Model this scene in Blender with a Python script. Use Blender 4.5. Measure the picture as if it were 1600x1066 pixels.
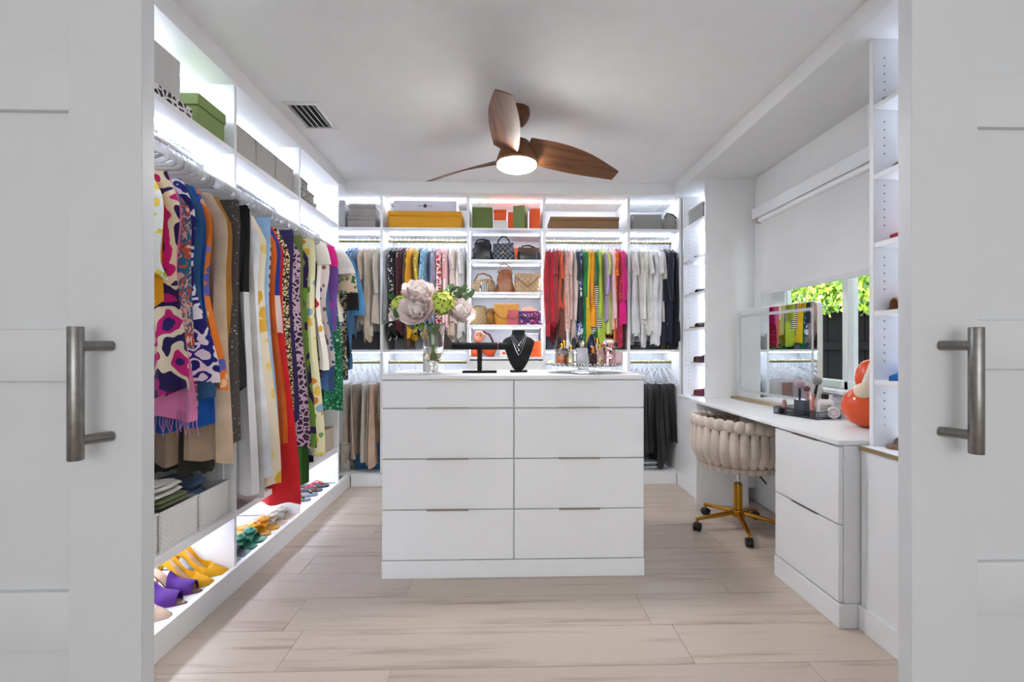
import bpy, bmesh, math, random
from mathutils import Vector, Matrix
for o in list(bpy.data.objects): bpy.data.objects.remove(o)
SC = bpy.context.scene; COL = SC.collection
R = math.radians; PI = math.pi
# ------------------------------------------------------------------ camera, world, sun, large lights, exposure
cam = bpy.data.cameras.new('camera'); camo = bpy.data.objects.new('camera', cam); COL.objects.link(camo)
camo.location = (0, 0, 1.15); camo.rotation_euler = (R(90), 0, R(-1.6))
cam.sensor_width = 36; cam.lens = 735/1600*36; cam.shift_x = -8.5/1600; cam.shift_y = 7/1600
cam.clip_start = .02; SC.camera = camo
W = bpy.data.worlds.new('world'); SC.world = W; W.use_nodes = True
bg = W.node_tree.nodes['Background']; bg.inputs[0].default_value = (.90, .95, 1, 1); bg.inputs[1].default_value = 1.7
sd = bpy.data.lights.new('sun', 'SUN'); sd.energy = 4.5; sd.angle = R(2); sd.color = (1, .95, .85)
so = bpy.data.objects.new('sun', sd); COL.objects.link(so); so.location = (0, 0, 8)
so.rotation_euler = Vector((.25, .35, -.9)).to_track_quat('-Z', 'Y').to_euler()
def area(name, loc, to, sx, sy, power, col=(1, 1, 1)):
    l = bpy.data.lights.new(name, 'AREA'); l.shape = 'RECTANGLE'; l.size = sx; l.size_y = sy; l.energy = power; l.color = col
    o = bpy.data.objects.new(name, l); COL.objects.link(o); o.location = loc
    o.rotation_euler = (Vector(to)-Vector(loc)).to_track_quat('-Z', 'Y').to_euler(); return o
area('bedroom_fill_light', (.2, -3.85, 1.45), (.1, 1, 1.3), 4.2, 2.2, 33, (.93, .97, 1))  # added fill behind the camera for soft frontal light, no window built
SC.view_settings.view_transform = 'Standard'; SC.view_settings.look = 'None'
SC.view_settings.gamma = 1; SC.view_settings.use_curve_mapping = False; SC.view_settings.exposure = 1.42
# ------------------------------------------------------------------ materials
def hx(s):
    s = s.lstrip('#'); r = []
    for i in (0, 2, 4):
        c = int(s[i:i+2], 16)/255; r.append(c/12.92 if c <= .04045 else ((c+.055)/1.055)**2.4)
    return (*r, 1)
MATS = {}
def base(name, col='#ffffff', rough=.5, metal=0, **kw):
    m = bpy.data.materials.new(name); m.use_nodes = True; b = m.node_tree.nodes['Principled BSDF']
    b.inputs['Base Color'].default_value = hx(col) if isinstance(col, str) else col
    b.inputs['Roughness'].default_value = rough; b.inputs['Metallic'].default_value = metal
    for k, v in kw.items(): b.inputs[k.replace('_', ' ')].default_value = v
    return m, m.node_tree, b
def nd(t, typ, **kw):
    n = t.nodes.new(typ)
    for k, v in kw.items(): setattr(n, k, v)
    return n
def coords(t, scale=(1, 1, 1), kind='Object', rot=(0, 0, 0)):
    tc = nd(t, 'ShaderNodeTexCoord'); mp = nd(t, 'ShaderNodeMapping')
    mp.inputs['Scale'].default_value = scale if isinstance(scale, tuple) else (scale,)*3
    mp.inputs['Rotation'].default_value = rot
    t.links.new(tc.outputs[kind], mp.inputs[0]); return mp.outputs[0]
def ramp(t, fac, stops, mode='LINEAR'):
    r = nd(t, 'ShaderNodeValToRGB'); cr = r.color_ramp; cr.interpolation = mode
    while len(cr.elements) < len(stops): cr.elements.new(.5)
    for e, (p, c) in zip(cr.elements, stops): e.position = p; e.color = hx(c) if isinstance(c, str) else c
    t.links.new(fac, r.inputs[0]); return r.outputs[0]
def bump(t, b, h, strength=.2, dist=.004):
    n = nd(t, 'ShaderNodeBump'); n.inputs['Strength'].default_value = strength; n.inputs['Distance'].default_value = dist
    t.links.new(h, n.inputs['Height']); t.links.new(n.outputs[0], b.inputs['Normal'])
def noise(t, vec, scale, detail=2, rough=.5):
    n = nd(t, 'ShaderNodeTexNoise'); n.inputs['Scale'].default_value = scale; n.inputs['Detail'].default_value = detail
    n.inputs['Roughness'].default_value = rough; t.links.new(vec, n.inputs['Vector']); return n
def plain(name, col, rough=.5, metal=0, var=.03, sc=8, **kw):
    """paint, plastic, leather or metal with a faint procedural unevenness"""
    if name in MATS: return MATS[name]
    m, t, b = base(name, col, rough, metal, **kw); c = hx(col)
    n = noise(t, coords(t), sc, 3)
    a = tuple(max(0, v*(1-var)) for v in c[:3])+(1,); d = tuple(min(1, v*(1+var)) for v in c[:3])+(1,)
    t.links.new(ramp(t, n.outputs[0], [(.3, a), (.7, d)]), b.inputs['Base Color']); MATS[name] = m; return m
def fab(col, rough=.9, weave=260):
    """plain woven cloth"""
    k = 'cloth_'+col.strip('#')
    if k in MATS: return MATS[k]
    m, t, b = base(k, col, rough); c = hx(col); v = coords(t)
    n = noise(t, v, 9, 3)
    if weave == 0: n = noise(t, v, 1.5, 1); weave = 400
    a = tuple(x*(.86 if rough > .85 else .97) for x in c[:3])+(1,); d = tuple(min(1, x*1.08) for x in c[:3])+(1,)
    t.links.new(ramp(t, n.outputs[0], [(.35, a), (.65, d)]), b.inputs['Base Color'])
    b.inputs['Sheen Weight'].default_value = .25
    n2 = noise(t, v, weave, 1); bump(t, b, n2.outputs[0], .25, .002); MATS[k] = m; return m
def pat(kind, cols, sc=18, thr=.3, stretch=(1, 1, 1), rot=(0, 0, 0)):
    """printed cloth: spots, floral, leopard, stripe, check, blotch, swirl"""
    k = 'print_%s_%s_%s_%s' % (kind, '_'.join(c.strip('#') for c in cols), sc, thr)
    if k in MATS: return MATS[k]
    m, t, b = base(k, cols[0], .9); v = coords(t, stretch, 'Object', rot); L = t.links
    b.inputs['Sheen Weight'].default_value = .2
    def voro(feat, s=sc, rnd=1):
        n = nd(t, 'ShaderNodeTexVoronoi'); n.feature = feat; n.inputs['Scale'].default_value = s
        n.inputs['Randomness'].default_value = rnd; L.new(wv, n.inputs['Vector']); return n
    wn = noise(t, v, sc*.8, 2); mx = nd(t, 'ShaderNodeMix', data_type='RGBA', blend_type='LINEAR_LIGHT')
    mx.inputs[0].default_value = .5/sc; L.new(v, mx.inputs[6]); L.new(wn.outputs['Color'], mx.inputs[7]); wv = mx.outputs[2]
    n = len(cols)
    if kind == 'stripe':
        w = nd(t, 'ShaderNodeTexWave'); w.inputs['Scale'].default_value = sc; w.bands_direction = 'Z'; L.new(v, w.inputs['Vector'])
        out = ramp(t, w.outputs['Fac'], [(0, cols[0]), (.5, cols[1])], 'CONSTANT')
    elif kind == 'vstripe':
        w = nd(t, 'ShaderNodeTexWave'); w.inputs['Scale'].default_value = sc; w.bands_direction = 'X'; L.new(v, w.inputs['Vector'])
        out = ramp(t, w.outputs['Fac'], [(0, cols[0]), (.5, cols[1])], 'CONSTANT')
    elif kind == 'check':
        w = nd(t, 'ShaderNodeTexChecker'); w.inputs['Scale'].default_value = sc; L.new(v, w.inputs['Vector'])
        w.inputs['Color1'].default_value = hx(cols[0]); w.inputs['Color2'].default_value = hx(cols[1]); out = w.outputs[0]
    elif kind == 'block':
        w = nd(t, 'ShaderNodeSeparateXYZ'); L.new(v, w.inputs[0]); ma = nd(t, 'ShaderNodeMapRange')
        ma.inputs['From Min'].default_value = -1; ma.inputs['From Max'].default_value = 0; L.new(w.outputs[2], ma.inputs[0])
        out = ramp(t, ma.outputs[0], [(0, cols[1]), (thr, cols[0])], 'CONSTANT')
    elif kind in ('blotch', 'swirl'):
        w = noise(t, wv if kind == 'swirl' else v, sc, 1.5 if kind == 'blotch' else 4)
        if kind == 'swirl': w.inputs['Distortion'].default_value = 2.5
        out = ramp(t, w.outputs[0], [(.28+.44*i/n, c) for i, c in enumerate(cols)], 'CONSTANT')
    elif kind == 'leopard':
        w = voro('DISTANCE_TO_EDGE'); out = ramp(t, w.outputs['Distance'], [(0, cols[0]), (thr, cols[1])]+([(thr+.25, cols[2])] if n > 2 else []), 'CONSTANT')
    else:
        w = voro('F1'); cc = nd(t, 'ShaderNodeSeparateColor'); L.new(w.outputs['Color'], cc.inputs[0])
        fg = ramp(t, cc.outputs[0], [(i/max(1, n-1), c) for i, c in enumerate(cols[1:])], 'CONSTANT')
        msk = ramp(t, w.outputs['Distance'], [(0, '#000000'), (thr, '#ffffff')], 'CONSTANT')
        mm = nd(t, 'ShaderNodeMix', data_type='RGBA'); L.new(msk, mm.inputs[0]); L.new(fg, mm.inputs[6]); mm.inputs[7].default_value = hx(cols[0]); out = mm.outputs[2]
    L.new(out, b.inputs['Base Color']); n2 = noise(t, coords(t), 240, 1); bump(t, b, n2.outputs[0], .2, .002); MATS[k] = m; return m
def glassy(name, col='#ffffff', rough=.02, ior=1.45, alpha=None):
    if name in MATS: return MATS[name]
    m, t, b = base(name, col, rough); b.inputs['Transmission Weight'].default_value = 1; b.inputs['IOR'].default_value = ior
    n = noise(t, coords(t), 30, 2); t.links.new(ramp(t, n.outputs[0], [(0, (rough*.6,)*3+(1,)), (1, (rough*1.4,)*3+(1,))]), b.inputs['Roughness'])
    MATS[name] = m; return m
def emit(name, col, s):
    m, t, b = base(name, col, .5); b.inputs['Emission Color'].default_value = hx(col); b.inputs['Emission Strength'].default_value = s
    MATS[name] = m; return m
def wood(name, c1, c2, scale, rough=.4, rnd=True, axis=0):
    m, t, b = base(name, c1, rough); s = [14, 14, 14]; s[axis] = .9; v = coords(t, tuple(s)); L = t.links
    if rnd:
        oi = nd(t, 'ShaderNodeObjectInfo'); ad = nd(t, 'ShaderNodeVectorMath'); ad.operation = 'ADD'
        sc_ = nd(t, 'ShaderNodeMath'); sc_.operation = 'MULTIPLY'; sc_.inputs[1].default_value = 40; L.new(oi.outputs['Random'], sc_.inputs[0])
        L.new(v, ad.inputs[0]); L.new(sc_.outputs[0], ad.inputs[1]); v = ad.outputs[0]
    n = noise(t, v, scale, 5, .62); n.inputs['Distortion'].default_value = .25
    col = ramp(t, n.outputs[0], [(.3, c2), (.47, c1), (.7, c1)])
    if rnd:
        hs = nd(t, 'ShaderNodeHueSaturation'); mr = nd(t, 'ShaderNodeMapRange'); L.new(oi.outputs['Random'], mr.inputs[0])
        mr.inputs['To Min'].default_value = .93; mr.inputs['To Max'].default_value = 1.04; L.new(mr.outputs[0], hs.inputs['Value']); L.new(col, hs.inputs['Color']); col = hs.outputs[0]
    L.new(col, b.inputs['Base Color']); bump(t, b, n.outputs[0], .08, .002); return m
WHITE = plain('white_melamine', '#efeff0', .42, var=.012)
PAINT = plain('white_wall_paint', '#ededed', .8, var=.012)
CEIL = plain('ceiling_paint', '#f4f4f4', .9, var=.015)
DOORW = plain('white_satin_door_paint', '#d9dadc', .45, var=.012)
LED = emit('led_light', '#e2ecff', 27); LEDB = emit('led_light_back', '#e2ecff', 19); LEDS = emit('led_light_shoe_bay', '#e2ecff', 20); LED2 = emit('led_light_shoe_tower', '#dde9ff', 15); LED3 = emit('led_light_bag_tower', '#dde9ff', 5)
STEEL = plain('brushed_steel', '#8d8a86', .32, 1, var=.12, sc=60)
CHROME = plain('chrome', '#d8d8d8', .12, 1)
GOLD = plain('polished_gold', '#c9902f', .16, 1)
BRASS = plain('champagne_brass', '#b9a27c', .32, 1); RODM = plain('satin_olive_gold_rod', '#8d845c', .45, .5)
NICKEL = plain('satin_nickel_edge', '#b3aa9b', .35, 1)
BLACK = plain('black_plastic', '#131314', .45)
DARK = plain('dark_gap', '#4b4b4d', .8)
FLOORW = wood('pale_oak_floor', '#cdbeb0', '#ae9a8b', 1.5, .42, True, 0)
SLAB = plain('floor_slab', '#b3a598', .7)
WALNUT = wood('walnut_fan', '#6f4526', '#4a2a13', 2.2, .55, False, 0)
GLASS = glassy('clear_glass', '#ffffff', .01)
HANG = plain('grey_hanger', '#aeaca8', .75, var=.06)
HANGW = plain('white_hanger', '#d5d3cf', .6, var=.04)
# ------------------------------------------------------------------ mesh builder
class MB:
    def __init__(s): s.v = []; s.f = []
    def add(s, v, f):
        k = len(s.v); s.v += [tuple(p) for p in v]; s.f += [tuple(i+k for i in q) for q in f]; return s
    def box(s, x0, x1, y0, y1, z0, z1):
        return s.add([(x0, y0, z0), (x1, y0, z0), (x1, y1, z0), (x0, y1, z0), (x0, y0, z1), (x1, y0, z1), (x1, y1, z1), (x0, y1, z1)],
                     [(0, 3, 2, 1), (4, 5, 6, 7), (0, 1, 5, 4), (1, 2, 6, 5), (2, 3, 7, 6), (3, 0, 4, 7)])
    def grid(s, rows, wrap=False, cap=False):
        n = len(rows[0]); v = [p for r in rows for p in r]; f = []
        for i in range(len(rows)-1):
            for j in range(n if wrap else n-1):
                a = i*n+j; b = i*n+(j+1) % n; f.append((a, b, b+n, a+n))
        if cap: f.append(tuple(range(n))[::-1]); f.append(tuple(range((len(rows)-1)*n, len(rows)*n)))
        return s.add(v, f)
    def lathe(s, prof, n=20, c=(0, 0, 0), cap=True):
        return s.grid([[(c[0]+r*math.cos(2*PI*j/n), c[1]+r*math.sin(2*PI*j/n), c[2]+z) for j in range(n)] for r, z in prof], True, cap)
    def tube(s, pts, r, n=6, r2=None, closed=False, up=None):
        pts = [Vector(p) for p in pts]; N = len(pts); rows = []; u = None
        for i, p in enumerate(pts):
            d = (pts[(i+1) % N]-pts[i-1]) if closed else (pts[min(i+1, N-1)]-pts[max(i-1, 0)])
            d.normalize()
            if up is not None: u = Vector(up)
            elif u is None: u = Vector((0, 0, 1)) if abs(d.z) < .9 else Vector((1, 0, 0))
            u = (u-d*u.dot(d)).normalized(); w = d.cross(u)
            ra = r[i] if isinstance(r, (list, tuple)) else r; rb = ra if r2 is None else (r2[i] if isinstance(r2, (list, tuple)) else r2)
            rows.append([p+u*(ra*math.cos(2*PI*j/n))+w*(rb*math.sin(2*PI*j/n)) for j in range(n)])
        if closed: rows.append(rows[0])
        return s.grid(rows, True, not closed)
    def cyl(s, a, b, r, r1=None, n=12): return s.tube([a, b], [r, r if r1 is None else r1], n)
    def ell(s, c, rx, ry=None, rz=None, nu=12, nv=8):
        ry = rx if ry is None else ry; rz = rx if rz is None else rz
        rows = [[(c[0]+rx*math.sin(PI*i/nv)*math.cos(2*PI*j/nu), c[1]+ry*math.sin(PI*i/nv)*math.sin(2*PI*j/nu), c[2]-rz*math.cos(PI*i/nv)) for j in range(nu)] for i in range(1, nv)]
        s.grid(rows, True); k = len(s.v); n0 = k-len(rows)*nu
        s.v += [(c[0], c[1], c[2]-rz), (c[0], c[1], c[2]+rz)]
        for j in range(nu): s.f.append((k, n0+(j+1) % nu, n0+j)); s.f.append((k+1, k-nu+j, k-nu+(j+1) % nu))
        return s
    def prism(s, poly, a, b, axis='z'):
        def P(p, h): return {'z': (p[0], p[1], h), 'y': (p[0], h, p[1]), 'x': (h, p[0], p[1])}[axis]
        n = len(poly); return s.add([P(p, a) for p in poly]+[P(p, b) for p in poly], [tuple(range(n))[::-1], tuple(range(n, 2*n))]+[(i, (i+1) % n, n+(i+1) % n, n+i) for i in range(n)])
    def xf(s, M):
        s.v = [tuple(M @ Vector(p)) for p in s.v]; return s
    def mesh(s, name, mat, smooth=True, bev=0, seg=2, solid=True):
        me = bpy.data.meshes.new(name); me.from_pydata(s.v, [], s.f)
        bm = bmesh.new(); bm.from_mesh(me)
        if solid: bmesh.ops.recalc_face_normals(bm, faces=bm.faces)
        if bev:
            es = [e for e in bm.edges if len(e.link_faces) == 2 and e.calc_face_angle(0) > .5]
            bmesh.ops.bevel(bm, geom=es, offset=bev, segments=seg, profile=.5, affect='EDGES', clamp_overlap=True)
        bm.to_mesh(me); bm.free()
        if smooth: me.shade_smooth(); me.set_sharp_from_angle(angle=R(38))
        if mat: me.materials.append(mat)
        return me
    def build(s, name, mat, parent=None, loc=(0, 0, 0), rz=0, **kw):
        return put(name, s.mesh(name, mat, **kw), parent, loc, rz)
def put(name, me, parent=None, loc=(0, 0, 0), rz=0, rot=None):
    o = bpy.data.objects.new(name, me); COL.objects.link(o); o.parent = parent; o.location = loc
    o.rotation_euler = rot if rot else (0, 0, rz); return o
def tag(o, label, cat, group=None):
    o['label'] = label; o['category'] = cat
    if group: o['group'] = group
    return o
def root(name, label, cat, loc=(0, 0, 0), rz=0, group=None, rot=None):
    return tag(put(name, None, None, loc, rz, rot), label, cat, group)
def struct(o): o['kind'] = 'structure'; return o
def bx(name, mat, parent, x0, x1, y0, y1, z0, z1, bev=.0015, **kw):
    """box part with its own origin at its centre base"""
    cx, cy = (x0+x1)/2, (y0+y1)/2
    return MB().box(x0-cx, x1-cx, y0-cy, y1-cy, 0, z1-z0).build(name, mat, parent, (cx, cy, z0), bev=bev, seg=1 if bev < .004 else 2, **kw)
def copytree(o, parent=None, loc=None, rz=None, label=None, group=None):
    c = o.copy(); COL.objects.link(c); c.parent = parent
    if loc is not None: c.location = loc
    if rz is not None: c.rotation_euler = (0, 0, rz)
    if label: c['label'] = label
    if group: c['group'] = group
    for ch in [x for x in bpy.data.objects if x.parent == o]: copytree(ch, c)
    return c
rnd = random.Random(7)
# ------------------------------------------------------------------ the room
CZ, SZ = 2.47, 2.38            # ceiling, soffit underside
floor = struct(bx('floor', SLAB, None, -3.1, 3.1, -4.0, 4.45, -.12, -.004))
floor.location.z = -.12
k = 0
for i in range(12):
    y0 = 1.20+.24*i; off = [-1.03, -.40, -.60, -.893, -.45, -1.03, -.25, -.8, -1.2, -.5, -.95, -.3][i]
    xs = [-1.72]+[x for x in (off-1.5, off, off+1.5, off+3.0) if -1.6 < x < 1.75]+[1.84]
    if i == 2: xs = [-1.72, -.81, .69, 1.84]
    for a, b in zip(xs, xs[1:]):
        p = MB().box(-(b-a)/2+.0008, (b-a)/2-.0008, .0008, .2392, 0, .006).build('plank', FLOORW, floor, ((a+b)/2, y0, 0), bev=.0007, seg=1)
        p.matrix_parent_inverse = floor.matrix_basis.inverted(); p.location.z = -.006
wl = struct(bx('wall_left', PAINT, None, -1.86, -1.74, 1.28, 4.45, 0, 2.6))
wb = struct(bx('wall_back', PAINT, None, -1.74, 2.0, 4.33, 4.45, 0, 2.6))
cl = struct(bx('ceiling', CEIL, None, -1.74, 1.85, 1.28, 4.33, CZ, 2.6))
# right wall with window opening  Y 2.13..3.31, Z .90..2.06
wr = struct(put('wall_right', MB().box(1.85, 2.0, 3.31, 4.33, 0, 2.6).box(1.85, 2.0, 1.28, 2.13, 0, 2.6).box(1.85, 2.0, 2.13, 3.31, 0, .90).box(1.85, 2.0, 2.13, 3.31, 2.06, 2.6).mesh('wall_right', PAINT)))
wf = struct(put('wall_front', MB().box(-3.1, -1.02, 1.165, 1.28, 0, 2.6).box(1.17, 3.1, 1.165, 1.28, 0, 2.6).box(-1.02, 1.17, 1.165, 1.28, 2.15, 2.6).mesh('wall_front', PAINT)))
# the bedroom the camera stands in
for nm, b in (('wall_bedroom_left', (-3.1, -3.0, -4, 1.165, 0, 2.6)), ('wall_bedroom_right', (3.0, 3.1, -4, 1.165, 0, 2.6)),
              ('wall_bedroom_back', (-3, 3, -4.0, -3.92, 0, 2.6)), ('ceiling_bedroom', (-3.1, 3.1, -4, 1.165, 2.6, 2.7))):
    struct(bx(nm, PAINT, None, *b))
struct(bx('trim_1', PAINT, None, -1.74, -1.262, 1.28, 4.33, SZ, CZ))
struct(bx('trim_2', PAINT, None, -1.262, 1.385, 3.80, 4.33, SZ, CZ))
struct(bx('trim_3', PAINT, None, 1.385, 1.85, 1.28, 4.33, SZ, CZ))
# ------------------------------------------------------------------ sliding doors
def sdoor(name, x0, x1, rails, hxp, side, hz):
    d = struct(put(name, None, None, ((x0+x1)/2, 1.12, .012))); c = (x0+x1)/2
    st = .165
    bx('panel', DOORW, d, x0+st-.02-c, x1-st+.02-c, -.004, .004, .02, 2.13)
    bx('stile', DOORW, d, x0-c, x0+st-c, -.02, .02, 0, 2.15, bev=.002)
    bx('stile', DOORW, d, x1-st-c, x1-c, -.02, .02, 0, 2.15, bev=.002)
    for z0, z1 in rails: bx('rail', DOORW, d, x0+st-c, x1-st-c, -.018, .018, z0, z1, bev=.004)
    h = MB().cyl((0, -.075, -.145), (0, -.075, .145), .0148, n=20).build('pull_handle', STEEL, d, (hxp-c, 0, hz), bev=.0015)
    for z in (-.103, .103): MB().cyl((0, -.075, z), (side*.032, -.019, z), .0115, n=14).build('standoff', STEEL, h)
sdoor('door_1', -2.02, -.829, [(.0, .13), (.44, .575), (1.055, 1.175), (1.675, 1.81), (2.03, 2.15)], -.928, 1, 1.034)
sdoor('door_2', .975, 2.16, [(.0, .13), (.485, .615), (1.08, 1.2), (1.665, 1.8), (2.03, 2.15)], 1.078, -1, 1.035)
# ------------------------------------------------------------------ window, shade, outside
XW = 1.85
FRW = plain('white_window_vinyl', '#e3e5e8', .35, var=.01)
wn = struct(put('window_1', None, None, (XW, 2.72, .9)))
def wb_(nm, m, x0, x1, y0, y1, z0, z1, b=.002): return bx(nm, m, wn, x0-XW, x1-XW, y0-2.72, y1-2.72, z0-.9, z1-.9, bev=b)
wb_('casing', FRW, 1.832, 1.852, 3.31, 3.385, .90, 2.06); wb_('casing', FRW, 1.832, 1.852, 2.055, 2.13, .90, 2.06)
wb_('casing_head', FRW, 1.826, 1.852, 2.055, 3.385, 2.045, 2.12); wb_('window_sill', FRW, 1.80, 1.94, 2.05, 3.39, .885, .905)
wb_('apron', FRW, 1.835, 1.851, 2.07, 3.37, .83, .885)
for y0, y1 in ((3.16, 3.31), (2.13, 2.19), (2.55, 2.58), (2.58, 2.615)): wb_('frame_stile', FRW, 1.90 if y1 < 2.6 else 1.915, 1.96, y0, y1, .905, 2.06)
for z0, z1 in ((.905, .95), (2.01, 2.06)): wb_('frame_rail', FRW, 1.90, 1.96, 2.19, 3.16, z0, z1)
for y0, y1 in ((2.19, 2.55), (2.615, 3.16)): wb_('pane', glassy('window_glass', '#f4fbff', .0, 1.02), 1.928, 1.932, y0, y1, .95, 2.01, 0)
sh = root('roller_shade', 'white roller shade pulled half down over the window', 'window shade', (1.80, 2.70, 1.50))
SHADE = fab('#d6d6d6', .8, 0)
bx('fabric', SHADE, sh, -.001, .001, -.54, .55, .03, .53, 0); bx('hem_bar', plain('shade_bar', '#cfd0d2', .4), sh, -.006, .006, -.54, .55, 0, .03)
MB().cyl((0, -.55, .535), (0, .555, .535), .022, n=16).build('roller', WHITE, sh)
bx('valance', FRW, sh, -.035, -.025, -.57, .61, .545, .62)
bx('bracket', NICKEL, sh, -.02, .02, .556, .59, .515, .55)
FEN = plain('black_fence_stain', '#161515', .9, var=.15, sc=5, Specular_IOR_Level=.08)
fn = root('board_fence', 'black stained board fence outside the window', 'fence', (4.0, 5.2, 0))
for i in range(48): bx('board', FEN, fn, -.012+.004*(i % 2), .012, -5.2+.15*i, -5.2+.15*i+.146, -.3, 1.62+.01*(i % 3), .002)
bx('fence_rail', FEN, fn, -.06, -.012, -5.2, 2.0, 1.10, 1.19); bx('fence_rail', FEN, fn, -.06, -.012, -5.2, 2.0, .0, .09)
struct(bx('ground', plain('outdoor_soil', '#6b6256', .95, var=.2, sc=3), None, 2.0, 9, 0, 12, -.5, -.3))
def leafmesh():
    m = MB(); pts = [(0, 0), (.018, .022), (.045, .02), (.036, .045), (.0, .085), (-.036, .045), (-.045, .02), (-.018, .022)]
    m.v = [(x, y, -.25*abs(x)) for x, y in pts]; m.f = [(0, 1, 3, 4), (1, 2, 3), (0, 4, 5, 7), (7, 5, 6)]; return m
ivy = root('ivy_hedge', 'bright green ivy spilling over the black fence', 'ivy', (4.0, 5.2, 1.5))
LM = []
for nm, c in (('ivy_leaf_lime', '#b9d634'), ('ivy_leaf_green', '#6fa51f'), ('ivy_leaf_deep', '#3f6f17'), ('ivy_leaf_yellow', '#dce94f')):
    m, t, b = base(nm, c, .5); n = noise(t, coords(t), 12, 2); b.inputs['Subsurface Weight'].default_value = 0
    cc = hx(c); t.links.new(ramp(t, n.outputs[0], [(.3, tuple(v*.75 for v in cc[:3])+(1,)), (.7, c)]), b.inputs['Base Color']); LM.append(m)
lf = leafmesh(); big = [MB() for _ in LM]
r2 = random.Random(3)
for i in range(15000):
    y = r2.uniform(-5.2, 2.0); top = 1.05+.15*math.sin(y*2.3); z = r2.uniform(0, 1)**.9*top
    low = .02+.09*math.sin(y*5.1)+.05*math.sin(y*13); z = max(z, low+r2.uniform(-.12, .2)*r2.random()); x = -.16-.18*math.sin(min(1, z/top)*PI)*r2.uniform(.5, 1.2)+r2.uniform(-.05, .12)
    M_ = Matrix.Translation((x, y, z)) @ Matrix.Rotation(r2.uniform(0, 6.28), 4, 'X') @ Matrix.Rotation(R(-90)+r2.gauss(0, .5), 4, 'Y') @ Matrix.Rotation(r2.uniform(0, 6.28), 4, 'Z') @ Matrix.Scale(r2.uniform(.45, .95), 4)
    q = r2.choice((0, 0, 1, 1, 2, 3)); big[q].add([M_ @ Vector(p) for p in lf.v], lf.f)
for q, m in enumerate(big):
    o = m.build('leaves', LM[q], ivy, smooth=False, solid=False); o['kind'] = 'stuff'
MB().tube([(.02, -5.2, .3), (-.05, -2.6, .5), (-.02, -1, .42), (0, 0, .4), (-.04, 1, .5), (0, 1.8, .4)], .05, 8).build('stem', plain('ivy_stem', '#4c3d2a', .9), ivy)
# ------------------------------------------------------------------ left closet run
XL, XLB = -1.27, -1.70
LB = [(1.30, 2.27), (2.27, 2.97), (2.97, 3.655)]
def bay_left(i, y0, y1, label):
    t = root('closet_bay', label, 'closet', (XL, y0, 0), group='left closet run')
    def p(nm, m, x0, x1, a, b, z0, z1, bev=.0012): return bx(nm, m, t, x0-XL, x1-XL, a-y0, b-y0, z0, z1, bev)
    h = .0095
    if i == 0: p('side_panel', WHITE, XLB, XL, y0, y0+.019, .1, SZ)
    p('side_panel', WHITE, XLB, XL, y1-2*h, y1, .1, SZ)
    a, b = (y0+(.019 if i == 0 else .0005)), y1-2*h
    p('back_panel', WHITE, XLB-.02, XLB, a, b, .1, SZ)
    p('shelf', WHITE, XLB, XL-.003, a, b, 2.052, 2.075); p('shelf', WHITE, XLB, XL-.003, a, b, .335, .365)
    p('deck', WHITE, XLB, XL-.012, a, b, .08, .095)
    p('plinth', WHITE, XL-.012, XL+.012, y0, y1 if i < 2 else 3.87, 0, .108)
    MB().cyl((-.15, a-y0, 2.003), (-.15, b-y0, 2.003), .0125, n=14).build('hanging_rod', CHROME, t)
    for x, z in ((-1.40, 2.044), (-1.47, SZ-.008), (-1.50, .327)): p('led_strip', LEDS if z < 1 else LED, x-.006, x+.006, a+.01, b-.01, z, z+.006, 0)
bay_left(0, *LB[0], 'white lit closet bay on the left, nearest the sliding door')
bay_left(1, *LB[1], 'white lit closet bay in the middle of the left run')
bay_left(2, *LB[2], 'white lit closet bay at the far end of the left run')
# ------------------------------------------------------------------ back closet run
YB, YBB = 3.88, 4.30
DV = [-1.262, -.994, -.286, .341, 1.046, 1.4795]
def bay_back(i, x0, x1, label, tower=False):
    t = root('closet_bay', label, 'closet', (x0, YB, 0), group='back closet run')
    def p(nm, m, a, b, y0, y1, z0, z1, bev=.0012): return bx(nm, m, t, a-x0, b-x0, y0-YB, y1-YB, z0, z1, bev)
    h = .0115
    if i == 0: p('side_panel', WHITE, -1.70, -1.68, YB, YBB, .1, SZ); a = -1.68
    else: a = x0+.0005
    p('side_panel', WHITE, x1-2*h, x1, YB, YBB, .1, SZ); b = x1-2*h
    p('back_panel', WHITE, a, b, YBB, YBB+.02, .1, SZ)
    zs = [2.10, 1.84, 1.572, 1.302, 1.035] if tower else [2.10, 1.095]
    for z in zs: p('shelf', WHITE, a, b, YB+.003, YBB, z, z+.02)
    p('deck', WHITE, a, b, YB+.002, YBB, .08, .1); p('plinth', WHITE, max(x0, -1.25) if i == 0 else x0, x1-.0005 if i < 4 else 1.43, YB-.012, YB+.002, 0, .095)
    p('led_strip', LEDB, a+.02, b-.02, 4.01, 4.022, SZ-.008, SZ-.002, 0)
    for z in zs[:1] if not tower else zs[:-1]: p('led_strip', LED3 if tower else LEDB, a+.02, b-.02, 4.03, 4.042, z-.008, z-.002, 0)
    if tower:
        p('drawer_front', WHITE, a, b, YB, YB+.019, .56, 1.025); p('drawer_front', WHITE, a, b, YB, YB+.019, .11, .55)
        for x in (a, b-.006):
            for z in zs[:-1]: p('led_strip', LED3, x, x+.006, YB+.03, YB+.036, z-.23, z-.01, 0)
    else:
        p('led_strip', LED2, a+.02, b-.02, 4.03, 4.042, 1.087, 1.093, 0)
        for z in (2.048, 1.008): MB().cyl((a-x0, .19, z), (b-x0, .19, z), .014, n=12).build('hanging_rod', RODM, t)
bay_back(0, DV[0], DV[1], 'white corner closet bay at the left end of the back wall')
bay_back(1, DV[1], DV[2], 'white closet bay behind the flower vase')
bay_back(2, DV[2], DV[3], 'white lit shelf tower for handbags in the back wall', True)
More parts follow.
